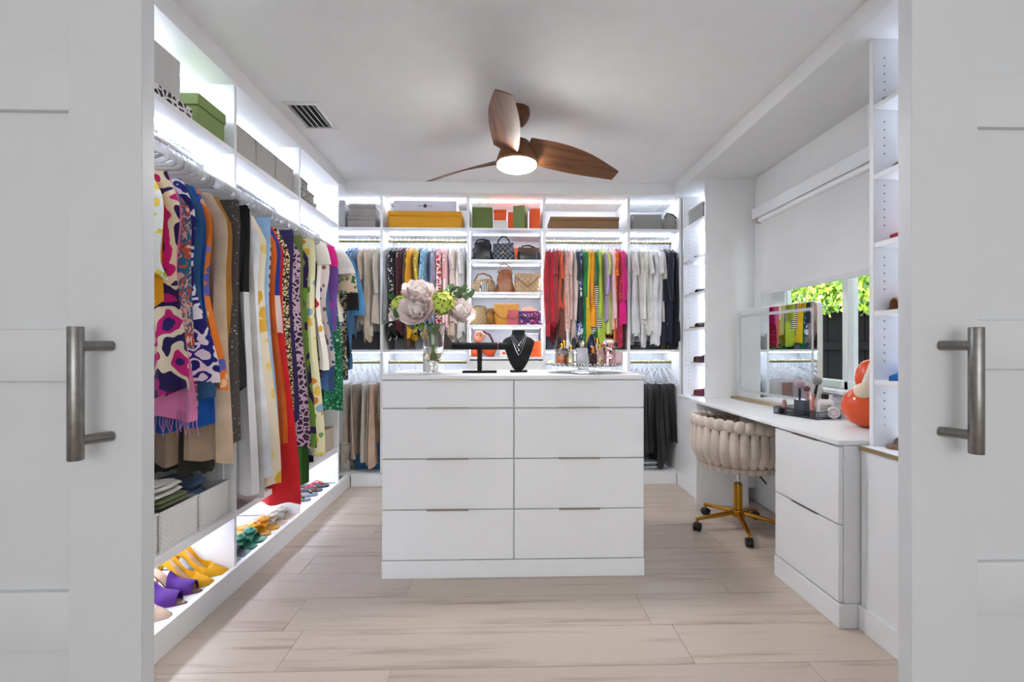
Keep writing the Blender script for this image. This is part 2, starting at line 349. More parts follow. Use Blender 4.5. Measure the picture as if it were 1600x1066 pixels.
bay_back(3, DV[3], DV[4], 'white closet bay of bright clothes behind the perfume tray')
bay_back(4, DV[4], DV[5], 'white closet bay of white shirts at the right end')
# ------------------------------------------------------------------ right run
XT = 1.48; ZT = [.745, 1.012, 1.288, 1.562, 1.835, 2.115]
def shoe_tower(y0, y1, label, near):
    t = root('shoe_tower', label, 'shelving', (XT, y0, 0))
    def p(nm, m, x0, x1, a, b, z0, z1, bev=.0012): return bx(nm, m, t, x0-XT, x1-XT, a-y0, b-y0, z0, z1, bev)
    p('base_cabinet', WHITE, 1.447, 1.85, y0, y1, .1, .728); p('plinth', WHITE, 1.435, 1.46, y0, y1, 0, .1)
    p('side_panel', WHITE, XT, 1.85, y1-.022, y1, .745, SZ); p('side_panel', WHITE, XT, 1.85, y0, y0+.022, .745, SZ)
    p('back_panel', WHITE, 1.842, 1.849, y0+.022, y1-.022, .745, SZ)
    p('ledge', WHITE, 1.44, 1.85, y0, y1, .728, .745)
    if near: p('edge_trim', BRASS, 1.436, 1.44, y0, y1, .728, .745)
    for z in ZT[1:]: p('shelf', WHITE, XT+.002, 1.842, y0+.022, y1-.022, z-.02, z)
    p('led_strip', LED2, 1.645, 1.657, y1-.0285, y1-.0225, .76, SZ-.02, 0)
    m = MB()
    for z in [.80+.032*i for i in range(48)]:
        if min(abs(z-.01-q) for q in ZT) > .05: m.cyl((XT+.045-XT, y1-.0225-y0, z), (XT+.045-XT, y1-.0205-y0, z), .0028, n=8)
    o = m.build('peg_holes', BLACK, t); o['kind'] = 'stuff'
shoe_tower(3.42, 3.87, 'white shoe shelf tower in the far right corner', False)
shoe_tower(1.30, 1.868, 'white shoe shelf tower beside the right sliding door', True)
dk = root('vanity_desk', 'long white desk under the window with one upright end panel', 'desk', (1.355, 1.8735, 0))
bx('desk_top', WHITE, dk, 0, .49, 0, 1.545, .742, .764, .003); bx('end_panel', WHITE, dk, .02, .40, 1.456, 1.476, 0, .742, .002)
vc = root('drawer_cabinet', 'white two drawer cabinet under the near end of the desk', 'cabinet', (1.36, 1.8735, 0))
bx('body', WHITE, vc, .02, .48, 0, .455, .1, .741, .002); bx('plinth', WHITE, vc, -.004, .48, -.004, .455, 0, .098, .002)
for z0, z1 in ((.105, .415), (.421, .735)):
    d = bx('drawer', WHITE, vc, 0, .0195, .004, .452, z0, z1, .002)
    MB().box(-.013, .006, -.09, .09, 0, .0025).build('pull', NICKEL, d, (0, 0, z1-z0-.0005))
# ------------------------------------------------------------------ island
isl = root('dresser_island', 'white eight drawer island in the middle of the floor', 'dresser', (.048, 2.33, 0))
IW = .651
bx('body', WHITE, isl, -IW+.003, IW-.003, .021, .52, .09, .98, .002); bx('plinth', WHITE, isl, -IW, IW, 0, .52, 0, .088, .002)
bx('worktop', WHITE, isl, -IW-.004, IW+.004, -.004, .524, .981, 1.003, .0025)
for c in (0, 1):
    for r_, (z0, z1) in enumerate(((.092, .337), (.341, .588), (.592, .838), (.842, .977))):
        d = bx('drawer', WHITE, isl, -IW+.002+c*IW, -.003+c*IW, 0, .0205, z0, z1, .002)
        MB().box(-.102, .102, -.016, .006, 0, .003).build('pull', NICKEL, d, (.0, -.0102, z1-z0))
# ------------------------------------------------------------------ ceiling vent and fan
vt = root('ceiling_vent', 'white louvred air vent in the ceiling', 'vent', (-1.11, 2.73, CZ))
VW, VL = .095, .155
for x0, x1, y0, y1 in ((-VW, VW, -VL, -VL+.02), (-VW, VW, VL-.02, VL), (-VW, -VW+.02, -VL+.02, VL-.02), (VW-.02, VW, -VL+.02, VL-.02)): bx('frame', WHITE, vt, x0, x1, y0, y1, -.012, 0, .002)
bx('duct_dark_sheet', BLACK, vt, -VW+.02, VW-.02, -VL+.02, VL-.02, -.003, 0, 0)  # black sheet paints the shade inside the duct behind the slats
for i in range(5): MB().box(-.008, .008, -VL+.02, VL-.02, -.001, .001).build('slat', WHITE, vt, (-VW+.032+.0315*i, 0, -.009)).rotation_euler = (0, R(40), 0)
fan = root('ceiling_fan', 'walnut three blade ceiling fan with a lit round lamp', 'fan', (.07, 2.63, CZ))
MB().lathe([(.0, 0), (.072, 0), (.074, -.03), (.066, -.055), (.045, -.083), (.022, -.098), (.0, -.098)], 28).build('canopy', WALNUT, fan)
MB().lathe([(.017, -.095), (.014, -.12), (.0135, -.15), (.02, -.165), (.05, -.18)], 18).build('downrod', WALNUT, fan)
MB().lathe([(.0, -.168), (.045, -.172), (.07, -.185), (.085, -.21), (.105, -.26), (.117, -.295), (.112, -.305), (.0, -.306)], 32).build('motor_housing', WALNUT, fan)
MB().lathe([(.108, -.3), (.109, -.318), (.095, -.328), (.05, -.334), (.0, -.335)], 32).build('lamp_lens', emit('fan_lamp', '#fffdf8', 56), fan)
def blade(a):
    rows = []
    for i in range(15):
        s = i/14; r = .03+.645*s
        ch = .15+.035*math.sin(PI*min(1, s*1.1))-.06*s**3; ch *= (1 if s < .97 else .9); pt = R(34-14*s); zc = -.245-.02*s+.012*math.sin(s*PI)
        sw = -.065+.075*s
        row = []
        for q in range(13):
            u = q/12*2*PI; cx = math.cos(u)*ch/2; th = math.sin(u)*(.009-.005*s)+.012*(1-(2*cx/ch)**2)*(1-s)
            row.append((r, sw+cx*math.cos(pt)-th*math.sin(pt), zc-cx*math.sin(pt)+th*math.cos(pt)))
        rows.append(row[:-1])
    o = MB().grid(rows, True, True).build('blade', WALNUT, fan); o.rotation_euler = (0, 0, R(a))
for a in (23, 143, 263): blade(a)
# ------------------------------------------------------------------ hangers and garments
def hanger_meshes(key, hw, drop, matb, flat):
    hk = MB(); pts = [(.018*math.cos(R(a)), 0, .0035+.018*math.sin(R(a))) for a in range(-20, 195, 24)]
    pts += [(-.012, 0, -.018), (0, 0, -.032), (0, 0, -.058)]
    hk.tube(pts, .0018, 5)
    bd = MB(); p = []
    for i in range(9): s = i/8; p.append((hw*s*.93, 0, -.055-drop*s**1.25))
    p += [(hw, 0, -.055-drop-.012), (hw*.985, 0, -.055-drop-.03), (hw*.93, 0, -.055-drop-.038), (0, 0, -.055-drop-.04)]
    loop = p+[(-x, y, z) for x, y, z in p[-2:0:-1]]
    bd.tube(loop, .0035 if not flat else .003, 6, r2=.0035 if not flat else .0085, closed=True, up=(0, 1, 0))
    return hk.mesh('hook_'+key, CHROME), bd.mesh('bar_'+key, matb)
HG = {'left': hanger_meshes('left', .212, .095, HANG, True), 'back': hanger_meshes('back', .195, .085, HANGW, False), 'dark': hanger_meshes('dark', .195, .085, HANG, False)}
def hanger(loc, rz, key, label, group):
    t = root('clothes_hanger', label, 'hanger', loc, rz, group)
    put('hook', HG[key][0], t); put('hanger_body', HG[key][1], t); return t
def sm(a, b, t): t = min(1, max(0, t)); t = t*t*(3-2*t); return a+(b-a)*t
ST = {  # shoulder half width, chest, waist, neck half width, front neck drop, half depth
    'tee': (.20, .205, .20, .075, .05, .02), 'shirt': (.20, .21, .205, .06, .04, .022), 'tank': (.115, .175, .165, .075, .10, .017),
    'dress': (.13, .18, .165, .08, .09, .019), 'strap': (.075, .165, .16, .06, .13, .016), 'jacket': (.205, .215, .21, .06, .12, .026), 'drape': (.165, .17, .175, 0, 0, .016)}
def garment(name, label, cat, loc, rz, style, mat, L, wh=None, sleeve=None, group=None, seed=1, ws=1, folds=None, dep=1, jag=.008, collar=None, low=0):
    q = random.Random(seed*77+5); wsx, wc, ww, nk, nd_, d0 = [v*ws if i < 4 else v for i, v in enumerate(ST[style])]; d0 *= dep
    wh = ww if wh is None else wh; kf = folds or q.choice((5, 6, 7, 8)); ph = q.uniform(0, 6.28); ph2 = q.uniform(0, 6.28)
    nu, nt = 24, 16; rows = []; drape = style == 'drape'
    ztop = -.185 if drape else -.05-low
    for j in range(nt+1):
        t = (j/nt)**1.15; row = []
        for i in range(2*nu):
            front = i < nu; u = -1+2*(i % nu)/nu if front else 1-2*(i % nu)/nu
            if drape: zt = ztop
            else:
                x0 = abs(u)*wsx; zt = ztop-.085*(x0/.19)**1.25
                if abs(x0) < nk: zt -= (nd_ if front else .015)*(1-(x0/nk)**2)
            zb = ztop-L+jag*math.sin(u*5+ph)+jag*.8*math.sin(u*11+ph2); z = zt+(zb-zt)*t; zz = ztop-z
            if drape: w = sm(wsx, wh, t)
            elif zz < .22: w = sm(wsx, wc, (zz-.03)/.17)
            elif zz < .42: w = sm(wc, ww, (zz-.22)/.2)
            else: w = sm(ww, wh, (zz-.42)/max(.05, L-.42))
            dp = d0*(.55+.45*min(1, zz/.15))*(1+.5*t)
            am = .016*min(1, max(0, zz-.1)/.45)*(.7+.6*t)*dep
            fo = am*math.sin(u*kf*PI*.5+ph+1.2*t)+am*.5*math.sin(u*kf*1.7*PI*.5+ph2)
            y = (-1 if front else 1)*dp*math.sqrt(max(.0, 1-u*u))**.8+fo*(1 if front else .8)
            row.append((u*w*(1+.012*math.sin(7*t+ph)), y, z))
        rows.append(row)
    m = MB().grid(rows, True)
    if drape: m.f.append(tuple(range(2*nu)))
    if not sleeve and not collar:
        return tag(m.build(name, mat, None, loc, rz, solid=False), label, cat, group)
    t = root(name, label, cat, loc, rz, group); m.build('body', mat, t, solid=False)
    if sleeve:
        sl, r0, r1, out = sleeve[:4]; smat = sleeve[4] if len(sleeve) > 4 else mat
        for sx in (-1, 1):
            pts = []; ra = []; rb = []
            for i in range(8):
                s = i/7; pts.append((sx*(wsx-.02+out*math.sin(s*PI*.5)), .006*math.sin(5*s+ph), -.125-low-sl*s)); ra.append((r0+(r1-r0)*s)*(.55 if i == 0 else 1)); rb.append(.021*(.6+.4*math.sin(PI*min(1, .25+s*.6)))+(.003*math.sin(6*s+ph2)))
            MB().tube(pts, rb, 10, r2=ra, up=(0, 1, 0)).build('sleeve', smat, t)
    if collar:
        pts = [(.062*math.cos(a), -.03*math.sin(a)-.004, -.05-low-.035*max(0, math.sin(a))) for a in [PI*2*i/14 for i in range(14)]]
        MB().tube(pts, .016, 6, r2=.005, closed=True, up=(0, 0, 1)).build('collar', collar, t)
    return t
F = fab
LEO = pat('leopard', ['#d9b9cf', '#2a1734', '#6a3f74'], 34, .13); GEO = pat('leopard', ['#30134a', '#6f9a3a', '#4c7d2b'], 9, .10, (1, 1, .5))
# ---- left rod, near to far: (style, material, length, hem, sleeve, width scale, name, category, label)
SS = lambda *a: a
L1 = [
 ('tank', pat('floral', ['#eef0e6', '#9cc653', '#f2d24b', '#a9cfe4'], 26, .34), .53, .21, None, 1.1, 'blouse', 'blouse', 'white sleeveless blouse with lemon and leaf print, nearest the left door'),
 ('tank', pat('spots', ['#eba413', '#6d4a1b', '#f7dc8a'], 42, .17), .62, .16, None, .95, 'blouse', 'blouse', 'golden yellow embroidered sleeveless top'),
 ('dress', pat('blotch', ['#2d1a6e', '#d3187e', '#f3e6c8', '#241457', '#c41c86'], 9), .96, .235, None, 1.1, 'dress', 'dress', 'purple and magenta bold print dress hanging by the left door'),
 ('dress', F('#f08cc0'), 1.06, .25, None, 1, 'dress', 'dress', 'pink dress with a frayed fringe hem'),
 ('strap', pat('swirl', ['#7a2f63', '#d8b9a2', '#2b6f8f', '#c9563b', '#e9dcc9'], 11), 1.04, .21, None, 1.15, 'dress', 'dress', 'multicoloured paisley slip dress beside the golden top'),
 ('dress', pat('blotch', ['#1b1d72', '#1b1d72', '#f4f2f4', '#1d2080', '#f0eef4'], 15), .93, .285, None, 1.05, 'dress', 'dress', 'cobalt dress splashed with white brush marks'),
 ('tank', F('#2f6192'), .99, .23, None, 1.05, 'denim_dress', 'dress', 'mid blue denim sleeveless dress with a raw hem'),
 ('dress', F('#1266c4'), 1.12, .225, None, 1, 'dress', 'dress', 'plain cobalt blue dress ending below the denim'),
 ('tank', pat('floral', ['#f07c1a', '#8d86c8', '#f3c6a0', '#5a63b6'], 17, .42), .95, .24, None, .97, 'dress', 'dress', 'orange dress with lilac paisley print'),
 ('tank', F('#c8b094'), 1.28, .235, None, 1.25, 'long_vest', 'vest', 'long beige sleeveless vest before the mustard suede'),
 ('drape', F('#45443b'), 1.22, .15, None, .8, 'trousers', 'trousers', 'dark olive trousers whose legs end lowest in the near bay'),
 ('tank', F('#b47a26'), .92, .19, None, 1.1, 'suede_vest', 'vest', 'mustard brown suede vest'),
 ('jacket', pat('spots', ['#4c4644', '#e8e4dd', '#c9c2b9'], 60, .16), 1.22, .215, None, 1, 'long_vest', 'vest', 'charcoal long vest edged with pale studs'),
 ('dress', pat('spots', ['#111113', '#34343a', '#4c4c55'], 90, .2), .98, .215, None, 1.15, 'sequin_dress', 'dress', 'black sequinned dress beside the charcoal vest'),
]
L2 = [
 ('tee', pat('block', ['#0e0e10', '#e9e9eb'], 1, .40), 1.50, .25, None, 1, 'dress', 'dress', 'long dress with a black bodice and white skirt'),
 ('drape', F('#dedbd5'), 1.40, .25, None, 1.1, 'wide_trousers', 'trousers', 'off-white wide linen trousers, longest in the middle bay'),
 ('tank', F('#e6e8ee'), 1.43, .255, None, 1.15, 'dress', 'dress', 'plain white maxi dress'),
 ('tank', pat('floral', ['#f0e2c6', '#e8b23c', '#f1cd74'], 11, .36), 1.50, .285, None, 1.25, 'dress', 'dress', 'cream maxi dress printed with yellow suns'),
 ('tee', F('#9cc3ea'), 1.32, .245, None, 1, 'shirt_dress', 'dress', 'light blue shirt dress between the sun print and orange dresses'),
 ('tank', pat('check', ['#141b4d', '#eef0f4'], 42), .55, .18, None, 1.1, 'blouse', 'blouse', 'navy and white checked sleeveless top'),
 ('tank', F('#f4711b'), 1.32, .265, None, 1.15, 'dress', 'dress', 'bright orange maxi dress'),
 ('tank', pat('block', ['#2140a8', '#eef0f5'], 2, .42), .72, .2, None, 1.1, 'blouse', 'blouse', 'cobalt and white colour block top between orange and red dresses'),
 ('tank', F('#d0141f'), 1.66, .285, None, 1.1, 'dress', 'dress', 'scarlet floor length dress, longest on the left rod'),
 ('tank', pat('leopard', ['#17120c', '#e9d9a4', '#8a6a20'], 40, .1), 1.15, .225, None, 1.15, 'dress', 'dress', 'yellow and black animal print dress'),
 ('tee', F('#2c1f55'), 1.22, .235, None, 1, 'dress', 'dress', 'plain dark purple dress'),
 ('tank', LEO, 1.38, .28, None, 1.28, 'dress', 'dress', 'mauve leopard spot dress with purple rosettes'),
 ('tank', F('#35702a'), 1.60, .255, None, 1.1, 'dress', 'dress', 'plain green maxi dress'),
 ('tee', F('#6d7a3d'), 1.20, .235, None, 1, 'shirt_dress', 'dress', 'olive green shirt dress'),
 ('tank', GEO, 1.40, .27, None, 1.25, 'dress', 'dress', 'green and purple geometric print maxi dress'),
]
WC = F('#f1efe9')
L3 = [
 ('shirt', pat('floral', ['#e6dfb4', '#d9863a', '#6f9a52', '#e9c24a', '#8aa9c0'], 15, .42), 1.47, .275, None, 1.05, 'kimono', 'robe', 'pale tropical floral kimono with a white collar'),
 ('drape', F('#161416'), 1.42, .20, None, 1, 'trousers', 'trousers', 'black trousers hanging below the tropical kimono'),
 ('dress', pat('spots', ['#1d0f12', '#8c2230', '#d9b5a0'], 46, .24), 1.0, .22, None, 1.1, 'dress', 'dress', 'black dress with small maroon print'),
 ('shirt', pat('floral', ['#f4efe6', '#f4efe6', '#c93a2b', '#f4efe6', '#e0b23c'], 13, .33), .93, .262, SS(.15, .05, .07, .03), 1, 'blouse', 'blouse', 'white blouse printed with red poppies'),
 ('dress', pat('floral', ['#efe3e3', '#3a4a7a', '#efe3e3', '#8d6257', '#56799e'], 22, .36), .92, .285, None, 1.35, 'dress', 'dress', 'blush dress with slate blue flowers'),
 ('drape', F('#48689a'), .98, .27, None, 1.3, 'chambray_skirt', 'skirt', 'blue chambray skirt under the blue flowered dress'),
 ('shirt', F('#e5148b'), .52, .25, SS(.14, .055, .06, .035), 1.05, 'blouse', 'blouse', 'hot magenta short sleeved top'),
 ('tank', F('#6f4a9c'), .68, .25, None, 1.5, 'blouse', 'blouse', 'violet sleeveless top beside the magenta one'),
 ('drape', pat('leopard', ['#0f4a35', '#2f9a66', '#bfe0cd'], 44, .09), 1.13, .28, None, 1.35, 'lace_skirt', 'skirt', 'emerald green lace print skirt'),
 ('shirt', WC, .62, .27, SS(.17, .06, .10, .06), 1.08, 'shirt', 'shirt', 'white short sleeved shirt sticking out of the far left row'),
 ('shirt', pat('spots', ['#6e7c9c', '#c3cbe0', '#3d4a72'], 50, .3), .64, .25, SS(.16, .055, .06, .05), 1.08, 'blouse', 'blouse', 'grey blue ditsy print top near the far end of the left rod'),
 ('shirt', F('#dcc4a8'), .55, .255, SS(.30, .065, .075, .085, pat('floral', ['#dcc4a8', '#2f7a4c', '#5c9a5c', '#1f5a3c'], 34, .42)), 1.08, 'sweater', 'sweater', 'beige sweater with green flower covered shoulders'),
 ('dress', pat('blotch', ['#1c1a18', '#1c1a18', '#8d8a70', '#161514', '#d0cdbf'], 24), 1.02, .255, None, 1.5, 'dress', 'dress', 'black and stone snake print dress'),
 ('jacket', F('#141416'), .88, .27, SS(.42, .06, .05, .085), 1.08, 'blazer', 'jacket', 'black blazer at the far end of the left rod'),
 ('shirt', F('#4f93c8'), .98, .275, SS(.45, .06, .055, .105), 1.1, 'shirt_dress', 'dress', 'bright blue chambray shirt dress, last on the left rod'),
]
HL = 'grey velvet hanger in the crowded row on the left rod'
sd_ = 0
for lst, y0, y1 in ((L1, 1.735, 2.235), (L2, 2.295, 2.93), (L3, 3.01, 3.615)):
    n = len(lst)
    for i, (st, mt, L, wh, sl, ws, nm, cat, lb) in enumerate(lst):
        y = y0+(y1-y0)*i/(n-1); sd_ += 1
        loc = (-1.42+rnd.uniform(-.006, .006), y, 2.003); rz = R(rnd.uniform(-3, 3))
        hanger(loc, rz, 'left', 'grey velvet hanger holding the '+' '.join(lb.split(',')[0].split()[:11]), 'hangers on the left rod')
        L -= .06 if st in ('tank', 'strap', 'dress') else (.03 if st in ('tee', 'shirt', 'jacket') else 0)
        g = garment(nm, lb, cat, loc, rz, st, mt, L, wh, sl, 'clothes on the left rod', sd_, ws, collar=WC if 'kimono' in nm else None, jag=.012, low=.085 if st in ('tank', 'strap', 'dress') else (.045 if st in ('tee', 'shirt', 'jacket') else 0))
        if 'fringe' in lb:
            fr = MB()
            for k in range(46):
                x = -.24+.48*k/45; zz = -.135-L; fr.tube([(x, 0, zz+.03), (x+.004*math.sin(k), -.01, zz-.02), (x+.012*math.sin(k*2), -.006, zz-.055-.015*math.sin(k*1.7))], .0022, 4)
            f_ = fr.build('fringe', F('#c883b4'), g); f_['kind'] = 'stuff'
        if 'denim sleeveless' in lb: MB().tube([(.10, -.04, -.24), (.13, -.042, -.36), (.125, -.044, -.48), (.105, -.044, -.49), (.10, -.042, -.36), (.095, -.04, -.24)], .0035, 5).build('strap_loop', WC, g)
# second empty hangers squeezed between
for y in (1.80, 1.94, 2.08, 2.42, 2.60, 2.78, 3.1, 3.3, 3.46): hanger((-1.418, y+.012, 2.003), R(rnd.uniform(-6, 6)), 'left', 'empty grey velvet hanger squeezed into the left rod row', 'empty hangers on the left rod')
# ---- back rods
HB = 'thin white hanger on the upper back rod'
def row(lst, x0, x1, z, lab, grp, hlab, key='back', yo=4.07):
    global sd_
    n = len(lst)
    for i, (st, mt, L, wh, sl, ws, nm, cat, lb) in enumerate(lst):
        sd_ += 1; x = x0+(x1-x0)*i/max(1, n-1); loc = (x, yo+rnd.uniform(-.018, .008), z); rz = R(90+rnd.uniform(-9, 9)); sl = sl and (sl[0]*rnd.uniform(.7, 1.25), sl[1]*.85, sl[2]*.8, sl[3]*rnd.uniform(.3, 1.4), *sl[4:])
        if len(lb.split()) < 4: lb += ' on the back rod'
        hanger(loc, rz, key, ('grey' if key == 'dark' else 'white')+' hanger holding the '+' '.join(lb.split(',')[0].split()[:11]), grp[1])
        garment(nm, lb, cat, loc, rz, st, mt, min(L+.04, .85) if z > 1.5 else L, wh, sl, grp[0], sd_, ws*rnd.uniform(.94, 1.05), dep=rnd.uniform(.7, 1.15), jag=.03 if st != 'drape' else .01)
S1 = SS(.22, .055, .06, .015); S2 = SS(.48, .05, .04, .02); S3 = SS(.13, .055, .06, .01)
RA = [
 ('shirt', F('#5f9fd6'), .78, .2, S2, .9, 'shirt', 'shirt', 'bright blue shirt in the corner of the back wall'),
 ('shirt', F('#557ea8'), .72, .2, S2, .9, 'denim_shirt', 'shirt', 'faded denim shirt beside the beige tee in the corner bay'),
 ('tee', F('#cdb9a3'), .66, .2, S1, .9, 'tee_shirt', 'shirt', 'tan short sleeved tee, first of the beige tops in the corner bay'),
 ('shirt', F('#c6b49f'), .74, .2, S2, .9, 'cardigan', 'cardigan', 'long tan cardigan second among the beige tops'),
 ('shirt', F('#d7cabb'), .72, .2, SS(.60, .05, .045, .02), .9, 'sweater', 'sweater', 'oatmeal sweater whose sleeve hangs lowest in the corner bay'),
 ('shirt', F('#cfc5b8'), .64, .2, S2, .9, 'cardigan', 'cardigan', 'pale stone cardigan beside the left divider of the back wall'),
]
row(RA, -1.31, -1.05, 2.048, '', ('clothes in the corner bay', 'hangers on the upper back rods'), HB)
RB = [
 ('shirt', F('#9a9b9e'), .60, .2, S2, .9, 'cardigan', 'cardigan', 'grey cardigan, first behind the vase'),
 ('shirt', pat('spots', ['#1b1b1d', '#ecebe6', '#ecebe6'], 40, .34), .74, .2, S2, .9, 'blouse', 'blouse', 'black and white speckled blouse left of the vase'),
 ('shirt', F('#17171a'), .72, .19, S1, .9, 'blouse', 'blouse', 'black blouse next to the speckled one'),
 ('shirt', pat('spots', ['#4d1b24', '#a9737a', '#c99'.ljust(7, '9')], 60, .18), .68, .19, S2, .9, 'blouse', 'blouse', 'burgundy dotted blouse'),
 ('shirt', F('#5d4027'), .82, .18, S1, .85, 'blouse', 'blouse', 'brown blouse half hidden behind the burgundy dotted one'),
 ('shirt', F('#e8a80f'), .74, .2, S2, .95, 'blouse', 'blouse', 'mustard yellow blouse behind the flowers'),
 ('shirt', pat('spots', ['#d9bd42', '#8d7a1f', '#f3e7a4'], 50, .3), .72, .19, S1, .88, 'blouse', 'blouse', 'yellow ditsy print blouse'),
 ('shirt', F('#1d2a4d'), .70, .19, S1, .85, 'blouse', 'blouse', 'navy blouse between the yellow and sky blue prints'),
 ('shirt', pat('spots', ['#8cc0e0', '#f2f6fa', '#3d78ad'], 36, .33), .68, .2, S2, .92, 'blouse', 'blouse', 'sky blue blouse with white flowers'),
 ('shirt', F('#26324f'), .66, .19, S2, .9, 'blouse', 'blouse', 'dark navy blouse beside the slate blue tops'),
 ('shirt', F('#8d98b6'), .64, .19, S2, .9, 'blouse', 'blouse', 'slate blue blouse'),
 ('shirt', F('#a39db4'), .64, .19, S1, .88, 'blouse', 'blouse', 'lavender grey blouse left of the red print'),
 ('shirt', pat('leopard', ['#f6eee8', '#cc1f33'], 26, .12), .62, .2, S2, .95, 'blouse', 'blouse', 'red and white squiggle print blouse'),
 ('shirt', pat('vstripe', ['#e7a0a4', '#f4e4e2'], 30), .66, .19, S2, .9, 'blouse', 'blouse', 'pink striped blouse'),
 ('shirt', F('#e6d3cf'), .66, .2, S3, .92, 'blouse', 'blouse', 'blush blouse with short sleeves'),
 ('shirt', F('#d8c3ae'), .74, .2, S2, .9, 'sweater', 'sweater', 'camel beige sweater right of the flowers'),
 ('shirt', F('#e3ddd6'), .76, .2, S2, .9, 'sweater', 'sweater', 'ivory sweater next to the camel one'),
 ('tee', F('#dedcdb'), .74, .21, S1, .98, 'tee_shirt', 'shirt', 'off-white tee beside the handbag tower'),
]
row(RB, -.955, -.345, 2.048, '', ('clothes behind the vase', 'hangers on the upper back rods'), HB)
RD = [
 ('shirt', F('#b0122a'), .76, .21, S2, 1.03, 'blouse', 'blouse', 'crimson long sleeved blouse beside the handbag tower'),
 ('shirt', F('#c41430'), .68, .2, S2, .95, 'blouse', 'blouse', 'bright red blouse second from the handbag tower'),
 ('shirt', F('#a80f22'), .60, .2, SS(.24, .06, .07, .02), .98, 'blouse', 'blouse', 'ruby red blouse with wide sleeves'),
 ('shirt', F('#e2603f'), .50, .19, S1, .9, 'blouse', 'blouse', 'coral blouse after the reds'),
 ('shirt', F('#6d4034'), .78, .19, S2, .85, 'blouse', 'blouse', 'chocolate brown blouse among the pinks'),
 ('shirt', pat('spots', ['#d9b0a4', '#8d5348', '#f0d9cf'], 60, .28), .74, .19, S2, .9, 'blouse', 'blouse', 'dusty pink ditsy print blouse'),
 ('shirt', F('#e2c6bc'), .60, .2, SS(.18, .055, .07, .02), .95, 'blouse', 'blouse', 'pale blush blouse with flounced sleeves'),
 ('shirt', F('#d9c8c1'), .74, .19, S2, .9, 'blouse', 'blouse', 'pinkish beige blouse left of the blue print'),
 ('shirt', pat('leopard', ['#1f3f9c', '#f1f3f8', '#f1f3f8'], 22, .12), .76, .2, S2, .95, 'blouse', 'blouse', 'blue and white tile print blouse'),
 ('shirt', F('#23293d'), .60, .19, S1, .9, 'blouse', 'blouse', 'navy blouse before the green one'),
 ('shirt', F('#10813f'), .80, .19, S2, .9, 'blouse', 'blouse', 'emerald green blouse, first of two greens'),
 ('shirt', F('#e6c31c'), .80, .19, S2, .93, 'blouse', 'blouse', 'lemon yellow blouse'),
 ('shirt', F('#f0a01e'), .66, .2, S2, .95, 'blouse', 'blouse', 'marigold blouse with small dots'),
 ('shirt', pat('stripe', ['#141416', '#efeee9'], 18), .68, .19, S2, .9, 'blouse', 'blouse', 'black and white striped top'),
 ('shirt', F('#136b3b'), .80, .19, S1, .9, 'blouse', 'blouse', 'dark green blouse beside the striped top'),
 ('shirt', F('#b5cf3c'), .80, .2, S2, .95, 'blouse', 'blouse', 'lime green blouse'),
 ('shirt', F('#cfdc86'), .68, .19, S1, .9, 'blouse', 'blouse', 'pale lime blouse'),
 ('shirt', F('#b7a0d0'), .58, .19, S2, .9, 'blouse', 'blouse', 'lavender blouse'),
 ('shirt', F('#eec7cd'), .68, .19, S2, .9, 'blouse', 'blouse', 'rose pink blouse'),
 ('shirt', pat('spots', ['#ec6a2a', '#f6c14a', '#c63a52'], 36, .3), .74, .19, S1, .9, 'blouse', 'blouse', 'orange printed blouse'),
 ('shirt', pat('spots', ['#b3123f', '#e77a9a', '#6d0f2a'], 50, .28), .80, .2, S2, .95, 'blouse', 'blouse', 'raspberry speckled blouse'),
 ('shirt', F('#d4127a'), .62, .22, SS(.46, .06, .065, .03), 1.05, 'blouse', 'blouse', 'fuchsia blouse, last before the white shirts'),
]
row(RD, .372, 1.0, 2.048, '', ('bright clothes right of the handbag tower', 'hangers on the upper back rods'), HB, 'dark')
RE = []
wl_ = ['white sheer blouse with a pale aqua collar, first of the white row', 'white ruffled blouse second in the white row', 'ivory blouse third in the white row', 'white shirt with long sleeves in the white row', 'cream blouse in the middle of the white row',
       'white tee with wide sleeves in the white row', 'white linen shirt near the end of the white row', 'off-white lace blouse near the navy shirts', 'white flounced blouse, last before the navy shirts']
for i, l in enumerate(wl_): RE.append(('shirt', F(['#e4e8ea', '#ecebea', '#e3dfd8', '#efefef', '#e6e1d6', '#f0efec', '#ebebee', '#e2dccf', '#efeeec'][i]), [.70, .78, .66, .80, .70, .72, .79, .66, .70][i], .2, [S1, SS(.2, .06, .08, .02), S2, S2, S1, SS(.16, .06, .09, .02), S2, S1, SS(.2, .06, .09, .03)][i], [.92, .98, .9, .95, 1.0, .95, 1, .93, 1.02][i], 'blouse', 'blouse', l))
NV = pat('spots', ['#1b2235', '#dfe4ee', '#1b2235', '#1b2235'], 38, .12)
RE += [('shirt', F('#1d2333'), .80, .2, S2, .9, 'shirt', 'shirt', 'plain dark navy shirt behind the dotted one'), ('shirt', NV, .90, .2, S2, .98, 'shirt', 'shirt', 'navy shirt with white dots at the far right'), ('shirt', F('#191d2a'), .84, .2, S2, .92, 'shirt', 'shirt', 'blackish navy shirt against the right end panel')]
row(RE, 1.085, 1.425, 2.048, '', ('white and navy clothes at the right end', 'hangers on the upper back rods'), HB, 'dark')
